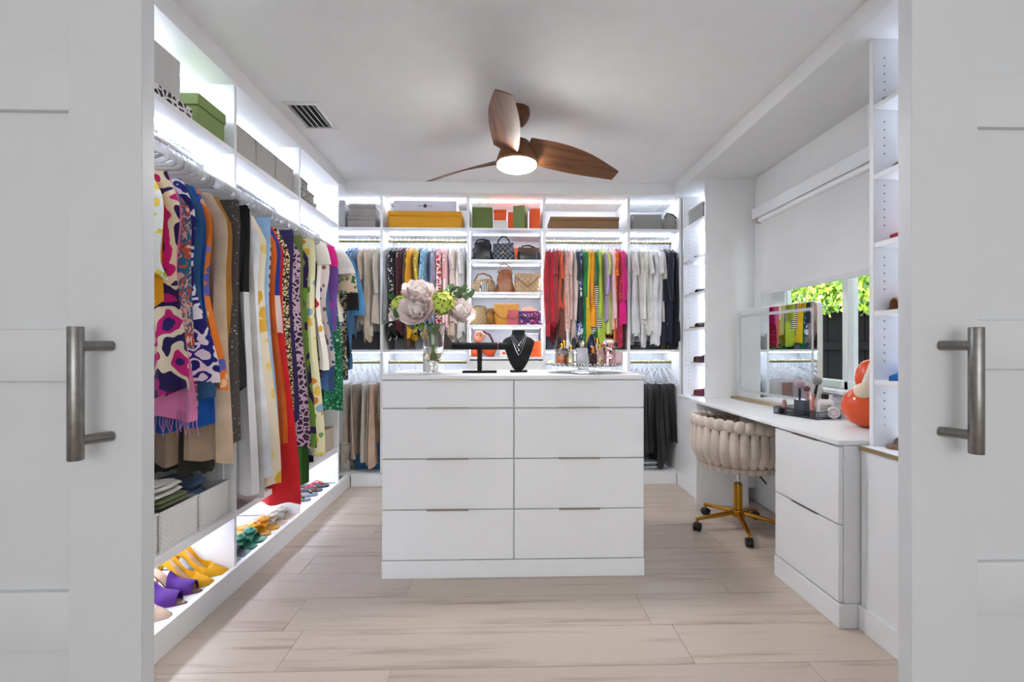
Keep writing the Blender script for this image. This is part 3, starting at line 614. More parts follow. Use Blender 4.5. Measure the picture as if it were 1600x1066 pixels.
# lower rods
HB2 = 'thin pale hanger on the lower back rod'; HG2 = 'hangers on the lower back rods'
TR = [F(c) for c in ('#a99c8c', '#cbb9a2', '#8f7f6d', '#d8cfc2', '#cfc4b4', '#d9b9a0', '#bda88d')]
tl = ['taupe trousers at the left of the lower corner rod', 'pale khaki trousers on the lower corner rod', 'brown grey trousers on the lower corner rod', 'cream trousers with a wide hem on the lower corner rod', 'ecru trousers on the lower corner rod', 'peach beige trousers reaching lowest by the island', 'short tan shorts beside the divider on the lower corner rod']
row([('drape', TR[i], [.70, .62, .58, .64, .66, .68, .28][i], [.16, .15, .15, .17, .16, .16, .15][i], None, .9, 'trousers' if i < 6 else 'shorts', 'trousers' if i < 6 else 'shorts', tl[i]) for i in range(7)], -1.33, -1.045, 1.008, '', ('trousers in the corner bay', HG2), HB2)
row([('drape', F(c), .6, .16, None, .9, 'trousers', 'trousers', l) for c, l in (('#d9d4cc', 'stone trousers on the lower rod behind the vase'), ('#c9bfb1', 'sand trousers on the lower rod behind the vase'), ('#8f8d8a', 'grey trousers on the lower rod behind the vase'), ('#e4e0da', 'ivory trousers on the lower rod behind the vase'), ('#b9a893', 'fawn trousers on the lower rod behind the vase'))], -.90, -.38, 1.008, '', ('trousers behind the vase', HG2), HB2)
row([('drape', F(c), .6, .16, None, .9, 'trousers', 'trousers', l) for c, l in (('#efe9e4', 'white trousers on the lower rod behind the perfume tray'), ('#e9d2d0', 'pale pink trousers on the lower rod behind the perfume tray'), ('#c9cdd6', 'light grey trousers on the lower rod behind the perfume tray'), ('#b98f84', 'rose brown trousers on the lower rod behind the perfume tray'), ('#ded9d3', 'bone trousers on the lower rod behind the perfume tray'), ('#f1f0ee', 'bright white trousers on the lower rod by the right divider'))], .42, .98, 1.008, '', ('trousers behind the perfume tray', HG2), HB2)
for x in (.47, .53, .60, .66, .72, .78, .84, .90, .95): hanger((x, 4.07, 1.008), R(90+rnd.uniform(-14, 14)), 'back', 'empty white hanger on the lower rod behind the perfume tray', 'empty hangers on the lower rod')
bl = ['black trousers nearest the island on the lower right rod', 'black coated trousers, second on the lower right rod', 'black cropped trousers on the lower right rod', 'black velvet trousers on the lower right rod', 'black jeans in the middle of the lower right rod', 'black wide leg trousers hanging lowest on the lower right rod', 'faded black trousers on the lower right rod', 'inky black leggings on the lower right rod', 'black trousers beside the shoe tower base']
row([('drape', F(['#16171c', '#1c1d21', '#121317', '#202127', '#15161b', '#0f1013', '#26272b', '#14151a', '#18191e'][i]), [.50, .56, .54, .60, .58, .70, .66, .52, .50][i], .165, None, .92, 'trousers', 'trousers', bl[i]) for i in range(9)], 1.075, 1.43, 1.008, '', ('black trousers at the right end', HG2), HB2)
# ------------------------------------------------------------------ boxes and baskets
def lidbox(name, label, cat, x0, x1, y0, y1, z, h, mat, lid=.03, rz=0, group=None, lmat=None, ov=.003):
    cx, cy = (x0+x1)/2, (y0+y1)/2; t = root(name, label, cat, (cx, cy, z), rz, group); a, b = (x1-x0)/2, (y1-y0)/2
    bx('body', mat, t, -a+ov, a-ov, -b+ov, b-ov, 0, h-lid-.001, .003)
    if lid: bx('lid', lmat or mat, t, -a, a, -b, b, h-lid, h, .003)
    return t
GREYB = plain('pale_grey_box_card', '#b5b3b3', .7, var=.05); TAUPE = plain('taupe_box_card', '#a39b97', .75, var=.05)
YELB = plain('mustard_yellow_box_card', '#d99b12', .6); LAV = plain('lavender_white_box_card', '#d5d3de', .6); OLIVE = plain('olive_green_box_card', '#5d6f31', .6, var=.08)
ORG = plain('orange_box_card', '#ea5a14', .55); WBOX = plain('white_box_card', '#e8e6e3', .6); BRN = plain('kraft_brown_box_card', '#8f6c48', .65); LIME = plain('sage_green_box_card', '#72834b', .6)
SLATE = plain('slate_grey_box_card', '#5b616c', .7); CHAR = plain('charcoal_box_card', '#424347', .75)
ZS = 2.1205
lidbox('storage_box', 'tall narrow grey box standing in the corner on the top shelf', 'box', -1.40, -1.315, 3.93, 4.2, ZS, .235, GREYB, .03)
lidbox('storage_box', 'flat taupe box under another, top shelf corner', 'box', -1.30, -1.065, 3.93, 4.2, ZS, .10, TAUPE)
lidbox('storage_box', 'flat taupe box lying on another, top shelf corner', 'box', -1.297, -1.068, 3.935, 4.2, ZS+.101, .10, TAUPE)
lidbox('storage_box', 'long mustard yellow lidded box on the top shelf', 'box', -.965, -.355, 3.92, 4.2, ZS, .145, YELB, .04)
t = lidbox('storage_box', 'pale lavender box with a dark emblem on the yellow box', 'box', -.925, -.395, 3.94, 4.18, ZS+.146, .095, LAV, .0)
INK = plain('dark_print_ink', '#3a3a44', .7)
MB().ell((0, -.1172, .048), .016, .0006, .016, 14, 6).box(-.062, -.018, -.1178, -.117, .0465, .0495).box(.018, .062, -.1178, -.117, .0465, .0495).build('emblem', INK, t)
lidbox('gift_box', 'dark olive square box at the left of the tower top shelf', 'box', -.272, -.095, 3.92, 4.1, ZS, .182, OLIVE, 0)
lidbox('gift_box', 'white box under an orange box in the tower', 'box', -.09, .022, 3.93, 4.12, ZS, .075, WBOX, .02)
lidbox('gift_box', 'orange box lying on the white box in the tower', 'box', -.09, .018, 3.93, 4.12, ZS+.076, .09, ORG, .02)
lidbox('gift_box', 'upright orange box between the white and sage boxes', 'box', .028, .098, 3.98, 4.15, ZS, .162, ORG, 0)
lidbox('gift_box', 'upright sage green box turned at an angle in the tower', 'box', .085, .19, 3.935, 4.05, ZS, .205, LIME, 0, R(-18))
lidbox('gift_box', 'upright orange box at the right end of the tower top shelf', 'box', .215, .305, 3.95, 4.12, ZS, .185, ORG, 0)
lidbox('storage_box', 'long flat kraft brown lidded box on the top shelf', 'box', .385, .965, 3.92, 4.2, ZS, .108, BRN, .028)
lidbox('storage_box', 'grey fabric box on the top shelf at the right end', 'box', 1.075, 1.33, 3.93, 4.2, ZS, .138, plain('grey_linen_box', '#9b9a98', .85, var=.08, sc=60), 0)
t = root('grey_bag', 'grey soft bag with a black piped lid at the top right corner', 'bag', (1.40, 4.05, ZS))
MB().grid([[(-.055*k, -.12, z), (.052*k, -.12, z), (.052*k, .12, z), (-.055*k, .12, z)] for k, z in ((.9, 0), (1, .02), (1, .08), (.9, .11), (.7, .14))], True, True).build('body', fab('#a7a49f'), t, bev=.01)
MB().tube([(-.05, -.122, .112), (-.03, -.125, .143), (.02, -.125, .132), (.05, -.122, .104)], .006, 6).build('piping', BLACK, t)
# left top shelf
PATB = pat('leopard', ['#e3e1dc', '#1e1e20'], 40, .16)
ZL = 2.0755
lidbox('pattern_box', 'flat black and white patterned box under a grey box, near left shelf', 'box', -1.56, -1.285, 1.60, 1.985, ZL, .052, PATB, 0)
lidbox('storage_box', 'large pale grey box on the black and white box', 'box', -1.56, -1.30, 1.60, 1.935, ZL+.0525, .165, plain('light_grey_box', '#c9c7c4', .7, var=.03), 0)
lidbox('storage_box', 'moss green lidded box on the left top shelf', 'box', -1.55, -1.288, 2.02, 2.215, ZL, .142, plain('moss_green_card', '#7d9150', .65), .05, ov=.004)
def weave(name, col, sc=60):
    if name in MATS: return MATS[name]
    m, t, b = base(name, col, .8); v = coords(t); n = nd(t, 'ShaderNodeTexBrick'); n.inputs['Scale'].default_value = sc; n.inputs['Mortar Size'].default_value = .03
    se = nd(t, 'ShaderNodeSeparateXYZ'); co = nd(t, 'ShaderNodeCombineXYZ'); ad = nd(t, 'ShaderNodeMath'); t.links.new(v, se.inputs[0]); t.links.new(se.outputs[0], ad.inputs[0]); t.links.new(se.outputs[1], ad.inputs[1]); t.links.new(ad.outputs[0], co.inputs[0]); t.links.new(se.outputs[2], co.inputs[1]); t.links.new(co.outputs[0], n.inputs['Vector']); c = hx(col)
    n.inputs['Color1'].default_value = c; n.inputs['Color2'].default_value = tuple(x*.93 for x in c[:3])+(1,); n.inputs['Mortar'].default_value = tuple(x*.7 for x in c[:3])+(1,)
    t.links.new(n.outputs[0], b.inputs['Base Color']); bump(t, b, n.outputs[1], -.8, .004); MATS[name] = m; return m
def basket(label, x0, x1, y0, y1, z, h, mat, group=None):
    cx, cy = (x0+x1)/2, (y0+y1)/2; t = root('storage_basket', label, 'basket', (cx, cy, z), 0, group); a, b = (x1-x0)/2, (y1-y0)/2; th = .007
    MB().box(-a, a, -b, b, 0, th).build('bottom', mat, t)
    for nm, q in (('side', (-a, a, -b, -b+th)), ('side', (-a, a, b-th, b)), ('front', (a-th, a, -b+th, b-th)), ('side', (-a, -a+th, -b+th, b-th))): bx(nm, mat, t, *q, th, h, .002)
    MB().tube([(-a, -b, h), (a, -b, h), (a, b, h), (-a, b, h)], .004, 6, closed=True).build('rim', mat, t)
    return t
LGW = weave('pale_grey_weave', '#b9b6b0', 34); WHW = weave('white_ridged_weave', '#ecebe8', 26); BGW = weave('beige_weave', '#c9b7a2', 30)
for i, (a, b) in enumerate(((2.285, 2.50), (2.507, 2.71), (2.717, 2.935))): basket(['pale grey woven basket, nearest of three on the left top shelf', 'pale grey woven basket, middle of three on the left top shelf', 'pale grey woven basket, farthest of three on the left top shelf'][i], -1.56, -1.30, a, b, ZL, .15, LGW, 'grey baskets on the left top shelf')
PT2 = pat('leopard', ['#c4c0b8', '#4a4744'], 60, .14)
for i in range(3): lidbox('pattern_box', ['grey and black patterned box at the bottom of the far left stack', 'grey and black patterned box in the middle of the far left stack', 'short grey and black patterned box on top of the far left stack'][i], 'box', -1.52, -1.30, 2.985, [3.30, 3.26, 3.16][i], ZL+.053*i, .052, PT2, .018)
ZB = .3655
basket('white ridged basket nearest the left door on the low shelf', -1.60, -1.292, 1.57, 1.79, ZB, .152, WHW, 'white baskets on the low left shelf')
basket('white ridged basket with folded knits on the low shelf', -1.60, -1.292, 1.80, 2.02, ZB, .152, WHW, 'white baskets on the low left shelf')
basket('white ridged basket holding jeans on the low shelf', -1.60, -1.292, 2.03, 2.245, ZB, .152, WHW, 'white baskets on the low left shelf')
basket('beige woven basket on the low shelf at the far left', -1.60, -1.30, 3.38, 3.62, ZB, .165, BGW)
def folded(name, label, cat, x, y, z, a, b, h, mat, rz=0, seed=1, n=2):
    """folded cloth: soft slab whose front edge shows its layers"""
    t = root(name, label, cat, (x, y, z), rz); q = random.Random(seed)
    for k in range(n):
        hh = h/n; rows = []
        for i in range(9):
            row = []
            for j in range(13):
                an = 2*PI*j/12; ca, sa = math.cos(an), math.sin(an); e = lambda v, p: math.copysign(abs(v)**p, v)
                f = math.sin(PI*i/8)**.35 if 0 < i < 8 else .86; s = 1-.012*k+q.uniform(-.008, .008)
                row.append((a*e(ca, .35)*f*s, b*e(sa, .35)*f*s, k*hh+hh*i/8*.98+.004*math.sin(j*1.3+k+seed)*(i/8)))
            rows.append(row[:-1])
        MB().grid(rows, True, True).build('fold', mat, t)
    return t
folded('folded_sweater', 'olive green folded top lying on the middle white basket', 'sweater', -1.43, 1.905, ZB+.156, .135, .10, .035, fab('#5d6b35'), 0, 2)
folded('folded_sweater', 'off-white knitted sweater folded on the olive top', 'sweater', -1.44, 1.885, ZB+.192, .13, .10, .045, fab('#cfccc6', weave=120), .05, 5)
folded('folded_jeans', 'blue jeans folded in the right white basket', 'jeans', -1.46, 2.137, ZB+.0085, .10, .085, .185, fab('#35557f'), 0, 7, 4)
ZM = 1.1155
lidbox('storage_box', 'charcoal box on the middle shelf of the corner bay', 'box', -1.28, -1.045, 3.96, 4.22, ZM, .15, CHAR, 0)
lidbox('storage_box', 'grey block at the back of the middle shelf behind the vase', 'box', -.93, -.66, 4.05, 4.27, ZM, .17, plain('mid_grey', '#84858a', .75), 0)  # plain grey block filling the back of the shelf
lidbox('storage_box', 'brown grey box on the middle shelf right of the vase', 'box', -.60, -.34, 4.05, 4.27, ZM, .13, plain('umber_grey_card', '#6d6461', .75), 0)
lidbox('storage_box', 'slate blue box behind the perfume bottles', 'box', .36, .62, 4.05, 4.27, ZM, .24, plain('slate_blue_card', '#7c8699', .75), 0)
lidbox('storage_box', 'dark grey box under the bright blouses', 'box', .64, .80, 4.05, 4.27, ZM, .16, SLATE, 0)
folded('folded_shirt', 'folded green shirt on the middle shelf', 'shirt', .925, 4.02, ZM, .09, .09, .05, fab('#0f7a55'), 0, 3)
folded('folded_shirt', 'folded white shirt lying on the green one', 'shirt', .915, 4.02, ZM+.054, .08, .085, .04, fab('#e9e6e2'), 0, 4)
folded('folded_sweater', 'dark navy folded sweater on the right middle shelf', 'sweater', 1.19, 4.02, ZM, .125, .1, .07, fab('#23262f'), .05, 5, 3)
folded('folded_shirt', 'pale blue folded shirts heaped on the navy sweater', 'shirt', 1.15, 4.03, ZM+.074, .095, .09, .06, fab('#aebfc8'), .15, 6, 3)
lidbox('storage_box', 'tan box under the navy dotted shirt', 'box', 1.335, 1.45, 3.97, 4.2, ZM, .05, plain('tan_card', '#a88a68', .7), 0)
# low back bays
t = lidbox('storage_bin', 'blue storage bin on the floor of the corner bay', 'bin', -1.27, -1.05, 4.02, 4.27, .1005, .22, plain('blue_bin_plastic', '#14608f', .5), .02)
folded('laundry_bundle', 'grey cloth bundle slumped in the left corner', 'laundry', -1.345, 3.985, .1005, .06, .08, .24, fab('#a7a39d'), .1, 9, 2)
folded('blanket', 'folded pale blue blanket under the black trousers', 'blanket', 1.25, 4.08, .1005, .15, .14, .07, fab('#b9c4cc'), 0, 12, 2)
# ------------------------------------------------------------------ handbags
def leather(name, col, rough=.38, quilt=0, line=None):
    if name in MATS: return MATS[name]
    m, t, b = base(name, col, rough); v = coords(t); c = hx(col); n = noise(t, v, 30, 3)
    t.links.new(ramp(t, n.outputs[0], [(.3, tuple(x*.8 for x in c[:3])+(1,)), (.7, c)]), b.inputs['Base Color'])
    if quilt:
        w = []
        for a in (45, -45):
            mp = coords(t, (quilt,)*3, 'Object', (0, R(a), 0)); q = nd(t, 'ShaderNodeTexWave'); q.bands_direction = 'X'; q.inputs['Scale'].default_value = 1; t.links.new(mp, q.inputs['Vector']); w.append(q.outputs['Fac'])
        mn = nd(t, 'ShaderNodeMath'); mn.operation = 'MINIMUM'; t.links.new(w[0], mn.inputs[0]); t.links.new(w[1], mn.inputs[1]); bump(t, b, mn.outputs[0], .8, .006); t.links.new(ramp(t, mn.outputs[0], [(0, line or tuple(x*.45 for x in c[:3])+(1,)), (.16, c)]), b.inputs['Base Color'])  # quilt creases tinted in the base colour: shade by default, else the given tone
    else: bump(t, b, noise(t, v, 180, 2).outputs[0], .15, .002)
    MATS[name] = m; return m
def rbox(a, b, h, taper=.85, n=9, bulge=.06, p=.3):
    rows = []
    for i in range(n):
        s = i/(n-1); k = (1-(1-taper)*s)*(1+bulge*math.sin(PI*s)); e = .93 if i in (0, n-1) else 1
        rows.append([(a*k*e*math.copysign(abs(math.cos(u))**p, math.cos(u)), b*k*e*math.copysign(abs(math.sin(u))**p, math.sin(u)), h*s) for u in [2*PI*j/20 for j in range(20)]])
    return rows
def bag(name, label, x, y, z, w, d, h, mat, flap=None, handle=0, strap=0, clasp=None, rz=0, taper=.88, hmat=None, sag=0, cat='handbag', fh=.6, vee=False):
    t = root(name, label, cat, (x, y, z), rz); a, b = w/2, d/2; rows = rbox(a, b, h, taper)
    if sag: rows = [[(px+.012*math.sin(i*1.1+j), py+.008*math.sin(j*1.7+i), pz-sag*(i/8)**2*(.5+.5*math.sin(j*.63+1))) for j, (px, py, pz) in enumerate(r_)] for i, r_ in enumerate(rows)]
    MB().grid(rows, True, True).build('body', mat, t)
    if flap:
        m = MB(); rows = []
        for i in range(9):
            s = i/8; row = []
            for j in range(13):
                u = -1+2*j/12; lim = fh*h*((1-.75*abs(u)) if vee else math.sqrt(max(0, 1-.75*u*u)))
                y_ = b*taper*.9*(1-2*min(1, s*3)) if s < .34 else -b*(taper+(1-taper)*min(1, (s-.34)/.66*fh))-.008
                z_ = h+.006 if s < .34 else h+.004-lim*(s-.34)/.66
                row.append((u*a*(taper+.03), y_, z_))
            rows.append(row)
        m.grid(rows); k = len(m.v); m.add([(px, py+(.003 if py > -b*.8 else .004), pz-.002) for px, py, pz in m.v], [tuple(reversed(f)) for f in m.f]); m.build('flap', flap, t); MB().tube([(px, py-.002, pz) for px, py, pz in rows[-1]], .0028, 5).build('flap_edge', plain('dark_leather_edge', '#6d4f38', .5) if flap not in (BLK, BQ) else CHROME, t)
    if clasp: MB().ell((0, -b-.013, h*(1-fh)+.012+(.02 if vee else 0)), .011, .004, .011, 10, 6).build('clasp', clasp, t)
    if handle: MB().tube([(w*.28*math.cos(q), 0, h-.005+handle*math.sin(q)) for q in [PI*i/10 for i in range(11)]], .008, 8).build('handle', hmat or mat, t)
    if strap: MB().tube([(-a*.8, b*.3, h*.85), (-a*.5, b*.1, h+strap*.8), (0, 0, h+strap), (a*.6, b*.2, h+strap*.55), (a*.85, b*.3, h*.8)], .006, 6, r2=.01).build('strap', hmat or mat, t)
    return t
BLK = leather('black_leather', '#1b1d22'); BQ = leather('black_quilted_leather', '#22252e', .3, 11, '#7d8796'); TAN = leather('tan_leather', '#9c5a33'); BEI = leather('beige_chevron_leather', '#b89a78', .4, 10, '#977b5b')  # pale lattice on the black quilt is sheen put into the colour
MUS = leather('mustard_leather', '#d79318'); PNK = leather('pink_leather', '#c9525f'); COG = leather('dark_brown_leather', '#4a2f22'); MONO = pat('check', ['#b39a72', '#8d744c'], 70); MONO2 = pat('leopard', ['#8a6f4d', '#c4ae8c'], 60, .1)
Z1, Z2, Z3, Z4 = 1.8605, 1.5925, 1.3225, 1.0555
bag('slouchy_bag', 'slouchy black leather bag on the highest bag shelf', -.185, 4.0, Z1, .17, .12, .17, BLK, sag=.05, strap=.02, taper=.75)
bag('quilted_bag', 'black quilted flap bag with an arched top handle', -.005, 3.985, Z1, .185, .09, .145, BQ, BQ, .075, 0, GOLD, R(-8))
lidbox('gift_box', 'orange box standing behind the black bags', 'box', .06, .30, 4.17, 4.27, Z1, .155, ORG, 0)
bag('dark_tote', 'dark brown and black small bag at the right of the top bag shelf', .205, 4.02, Z1, .19, .11, .115, BLK, COG, 0, .03, None, R(6), fh=.5)
bag('canvas_tote', 'beige and brown patterned tote lying on the second bag shelf', -.18, 4.07, Z2, .20, .12, .13, MONO2, sag=.03, strap=.05, hmat=TAN)
bag('striped_bag', 'small black and white striped bag in front of the patterned tote', -.17, 3.94, Z2, .075, .05, .095, pat('vstripe', ['#17181c', '#e9e7e2'], 22), rz=R(20), taper=.5)
bag('brown_hobo', 'chestnut brown leather hobo bag with a looping strap', .005, 4.0, Z2, .15, .12, .205, TAN, strap=.045, sag=.04, taper=.6)
bag('chevron_bag', 'beige quilted envelope flap bag with a gold emblem', .195, 3.965, Z2, .215, .085, .16, BEI, BEI, 0, 0, GOLD, 0, .97, vee=True, fh=.75)
bag('monogram_bag', 'tan monogram bag at the left of the third bag shelf', -.215, 4.0, Z3, .145, .09, .155, MONO, strap=.008, sag=.015)
bag('brown_pouch', 'small golden brown bag squeezed beside the monogram bag', -.118, 3.98, Z3, .05, .09, .14, leather('caramel_leather', '#9a6a2c'), sag=.02)
bag('saddle_bag', 'mustard yellow saddle bag with a rounded flap', .02, 4.0, Z3, .215, .08, .175, MUS, MUS, 0, 0, GOLD, 0, .95, fh=.72)
bag('pink_wallet', 'dusty pink clutch leaning on the mustard bag', .075, 3.92, Z3, .09, .035, .115, PNK, PNK, rz=R(-6), taper=.98, cat='clutch')
bag('floral_pouch', 'purple floral print clutch on the third bag shelf', .205, 3.93, Z3, .195, .04, .11, pat('floral', ['#4d2a6b', '#d9648c', '#e8d3dc', '#3f6fae', '#c9372f'], 60, .45), pat('floral', ['#4d2a6b', '#d9648c', '#e8d3dc', '#3f6fae', '#c9372f'], 60, .45), taper=.97, cat='clutch', fh=.5)
PUM = plain('glossy_orange_lacquer', '#e2531f', .18); CREAM = plain('cream_lacquer', '#e6d2b4', .3); PEACH = plain('peach_lacquer', '#eea282', .3)
def orb(name, label, x, y, z, r, mat, cat='ornament'):
    t = root(name, label, cat, (x, y, z)); MB().ell((0, 0, r), r, r*.8, r, 18, 12).build('body', mat, t)
    for s in (-1, 1): MB().ell((s*r*.3, -r*.76, r*1.15), r*.09, r*.05, r*.14, 8, 6).build('dot', plain('dark_brown_dot', '#5b2317', .4), t)
    return t
orb('round_ornament', 'small peach round ornament peeping over the floral clutch', .21, 4.1, Z3+.0, .085, PEACH)
orb('round_ornament', 'orange round ornament low behind the jewellery bar, left of two', -.235, 4.0, Z4, .062, PUM)
orb('round_ornament', 'orange round ornament low behind the jewellery bar, right of two', -.125, 4.0, Z4, .058, PUM)
orb('round_ornament', 'peach orange round ornament perched on the orange ones', -.215, 4.03, Z4+.121, .05, PEACH)
t = root('bag_handle', 'dark red arched bag handle with beaded end', 'handle', (-.16, 4.09, Z4))
MB().tube([(-.08+.0, 0, 0), (-.075, 0, .12), (-.06, 0, .19), (-.02, 0, .215), (.03, 0, .19), (.06, 0, .13), (.065, 0, 0)], .009, 8).build('arch', leather('dark_red_leather', '#5f2a22'), t)
lidbox('gift_box', 'orange box at the bottom of the stack beside the necklace bust', 'box', .215, .312, 3.93, 4.06, Z4, .075, ORG, .02)
lidbox('gift_box', 'orange box on top of the stack beside the necklace bust', 'box', .215, .31, 3.93, 4.06, Z4+.076, .055, ORG, .02)
lidbox('gift_box', 'white box behind the orange stack in the tower', 'box', .14, .305, 4.15, 4.27, Z4, .205, WBOX, .02)
t = lidbox('gift_box', 'small white box with an orange mark behind the jewellery bar', 'box', -.045, .04, 3.93, 4.03, Z4, .06, WBOX, 0)
MB().ell((0, -.0505, .03), .013, .0008, .013, 12, 6).build('mark', ORG, t)
# ------------------------------------------------------------------ shoes
def sole_w(s, pointed):
    if pointed: pts = ((0, .012), (.05, .024), (.3, .024), (.5, .027), (.68, .038), (.82, .03), (.95, .012), (1, .003))
    else: pts = ((0, .014), (.06, .028), (.3, .029), (.5, .032), (.72, .044), (.88, .037), (.96, .024), (1, .012))
    for (a, x), (b, y) in zip(pts, pts[1:]):
        if s <= b: return x+(y-x)*(s-a)/(b-a)
    return pts[-1][1]
NUDE = leather('nude_lining', '#cfae98', .5)
LN = .245
def shoe(kind, label, loc, rz, mat, sole=None, heel=0, cat='shoe', name=None, bow=None, trim=None):
    t = root(name or {'pump': 'pump_shoe', 'mule': 'heeled_mule', 'slide': 'slide_sandal', 'thong': 'thong_sandal'}[kind], label, cat, loc, rz)
    sole = sole or NUDE; pt = kind in ('pump', 'mule')
    def zb(s):
        if not heel: return 0
        return heel*(1-sm(0, 1, (s-.16)/.48)) if s > .16 else heel
    rows = []; th = .004 if heel else .011
    for i in range(23):
        s = i/22; w = sole_w(s, pt); z = zb(s); rows.append([(LN*s, -w, z), (LN*s, w, z), (LN*s, w, z+th), (LN*s, -w, z+th)])
    MB().grid(rows, True, True).build('sole', sole if not heel else plain('dark_sole', '#6d4a35', .5), t)
    if heel:
        MB().tube([(.03, 0, heel+.002), (.022, 0, heel*.75), (.012, 0, heel*.4), (.008, 0, 0)], [.017, .011, .006, .0045], 10).build('heel', mat, t)
    ins = [[(LN*s, -sole_w(s, pt)*.92, zb(s)+th+.0015), (LN*s, 0, zb(s)+th+.001), (LN*s, sole_w(s, pt)*.92, zb(s)+th+.0015)] for s in [.02+.94*i/16 for i in range(17)]]
    MB().grid(ins).build('insole', NUDE if pt else sole, t, solid=False)
    if kind == 'pump':
        rows = []
        for i in range(27):
            s = i/26; w = sole_w(s, True)*1.03; z = zb(s)+.001
            ht = .06-.075*s if s < .4 else (.03+.018*sm(0, 1, (s-.4)/.26) if s < .66 else .048-.03*(s-.66)/.34)
            cl_ = sm(0, 1, (s-.60)/.10); row = []
            op = [(-1, 0), (-1.04, .3), (-1.0, .7), (-.95, 1), (-.90, .97), (-.84, .3), (-.6, .05), (0, .05), (.6, .05), (.84, .3), (.90, .97), (.95, 1), (1.0, .7), (1.04, .3), (1, 0)]
            for j, (oy, oz) in enumerate(op):
                a = PI*(1-j/14); cy, cz = math.cos(a), math.sin(a)**.75
                row.append((LN*s, w*(oy+(cy-oy)*cl_), z+ht*(oz+(cz-oz)*cl_)))
            if i == 0: row = [(-.004, y_, z_) for _, y_, z_ in row]
            rows.append(row)
        MB().grid(rows).build('upper', mat, t, solid=False)
        lin = []
        for i in range(12):
            s = .06+.5*i/11; w = sole_w(s, True); z = zb(s)+.006; lin.append([(LN*s, -w*.8, z+.006), (LN*s, 0, z), (LN*s, w*.8, z+.006)])
        MB().grid(lin).build('lining', NUDE, t, solid=False)
    else:
        def band(s0, s1, ht, m_, nm, lift=0, inset=1.03):
            rows = []
            for i in range(7):
                s = s0+(s1-s0)*i/6; w = sole_w(s, pt)*inset; h_ = ht*(1-.25*i/6)
                rows.append([(LN*s, w*math.cos(a), zb(s)+.004+h_*math.sin(a)**.8) for a in [PI*j/12 for j in range(13)]])
            m = MB().grid(rows); n = len(m.v); m.add([(x, y*.97, z-.003) for x, y, z in m.v[:n]], [tuple(reversed(f)) for f in m.f]); m.build(nm, m_, t)
        if kind == 'mule': band(.46, .88, .06, mat, 'upper')
        if kind == 'slide':
            band(.52, .78, .052, mat, 'strap')
            if bow:
                MB().ell((LN*.66, 0, .055), .03, .035, .012, 12, 6).ell((LN*.60, 0, .06), .02, .04, .010, 12, 6).ell((LN*.66, 0, .066), .012, .014, .010, 8, 6).build('bow', bow, t)
        if kind == 'thong':
            for s in (-1, 1): MB().tube([(LN*.84, 0, .012), (LN*.74, s*.012, .032), (LN*.58, s*.034, .034), (LN*.42, s*.033, .01)], .0045, 6, r2=.007).build('strap', trim or mat, t)
            MB().ell((LN*.80, 0, .03), .010, .010, .008, 10, 6).build('medallion', GOLD, t)
    return t
YS = leather('yellow_suede', '#e3a70c', .85); PUR = leather('purple_suede', '#551a82', .7); GRN = leather('teal_green_leather', '#2f7d68'); YL = leather('yellow_leather', '#dd9c1c'); WL = leather('white_leather', '#d9d5cd'); NVL = leather('navy_leather', '#252b3d'); REDL = leather('red_band_leather', '#b3263a'); NUP = leather('nude_patent', '#c9ac97', .25); MIN = leather('mint_grey_leather', '#64717c')
DZ = .0955
def pair(kind, lab, x, y, dy, mat, rz=0, **kw):
    shoe(kind, lab+', nearer of the pair', (x-.245, y, DZ), R(rz), mat, **kw); shoe(kind, lab+', farther of the pair', (x-.245+.006, y+dy, DZ), R(rz+2), mat, **kw)
shoe('pump', 'nude pointed pump by the left door', (-1.535, 1.85, DZ), R(3), NUP, heel=.085)
pair('mule', 'purple suede open toe heeled mule', -1.298, 1.955, .083, PUR, 2, heel=.09)
pair('pump', 'yellow suede pointed stiletto pump', -1.283, 2.10, .092, YS, 4, heel=.10)
pair('slide', 'dark slate slide sandal before the green pair', -1.285, 2.325, .075, NVL, 0, sole=MIN)
pair('slide', 'teal green slide sandal with a bow', -1.29, 2.485, .085, GRN, 0, sole=GRN, bow=GRN)
pair('slide', 'yellow slide sandal with a flower knot', -1.305, 2.66, .082, YL, 0, sole=leather('yellow_sole', '#cf9a3e'), bow=YL)
pair('slide', 'white buckled slide sandal', -1.285, 2.82, .085, WL, 0, sole=leather('pale_sole', '#c9bdb0'), bow=WL)
pair('thong', 'navy and red thong sandal with gold medallion', -1.32, 3.45, .10, NVL, 0, sole=NVL, trim=REDL)
pair('thong', 'slate thong sandal with gold medallion', -1.32, 3.24, .10, NVL, 0, sole=MIN, trim=NVL)
# right towers: toes face the room
def rshoe(kind, lab, y, lev, mat, dx=0, **kw): shoe(kind, lab, (1.748+dx, y+(.19 if y > 3 else .05), ZT[lev]+.0005), R(180), mat, **kw)
rshoe('slide', 'black slide sandal on the far tower, fifth shelf up', 3.60, 4, leather('black_strap', '#17171a'), sole=leather('black_sole', '#202024'))
rshoe('slide', 'black strappy sandal on the far tower, fourth shelf up', 3.58, 3, leather('black_strap', '#17171a'), sole=leather('grey_sole', '#8f8a86'))
rshoe('slide', 'bronze strappy sandal on the far tower, third shelf up', 3.58, 2, COG, sole=leather('tan_sole', '#9b7a5f'))
rshoe('mule', 'plum heeled sandal on the far tower, second shelf up', 3.56, 1, leather('plum_leather', '#4a2630'), heel=.08)
rshoe('mule', 'wine red heeled mule on the base of the far tower', 3.56, 0, leather('wine_leather', '#7c2238', .3), heel=.06)
lidbox('pattern_box', 'grey woven lidded box on the top shelf of the far tower', 'box', 1.50, 1.72, 3.52, 3.80, ZT[5]+.0005, .13, pat('stripe', ['#c9c6c0', '#3d3b3a'], 40), .04)
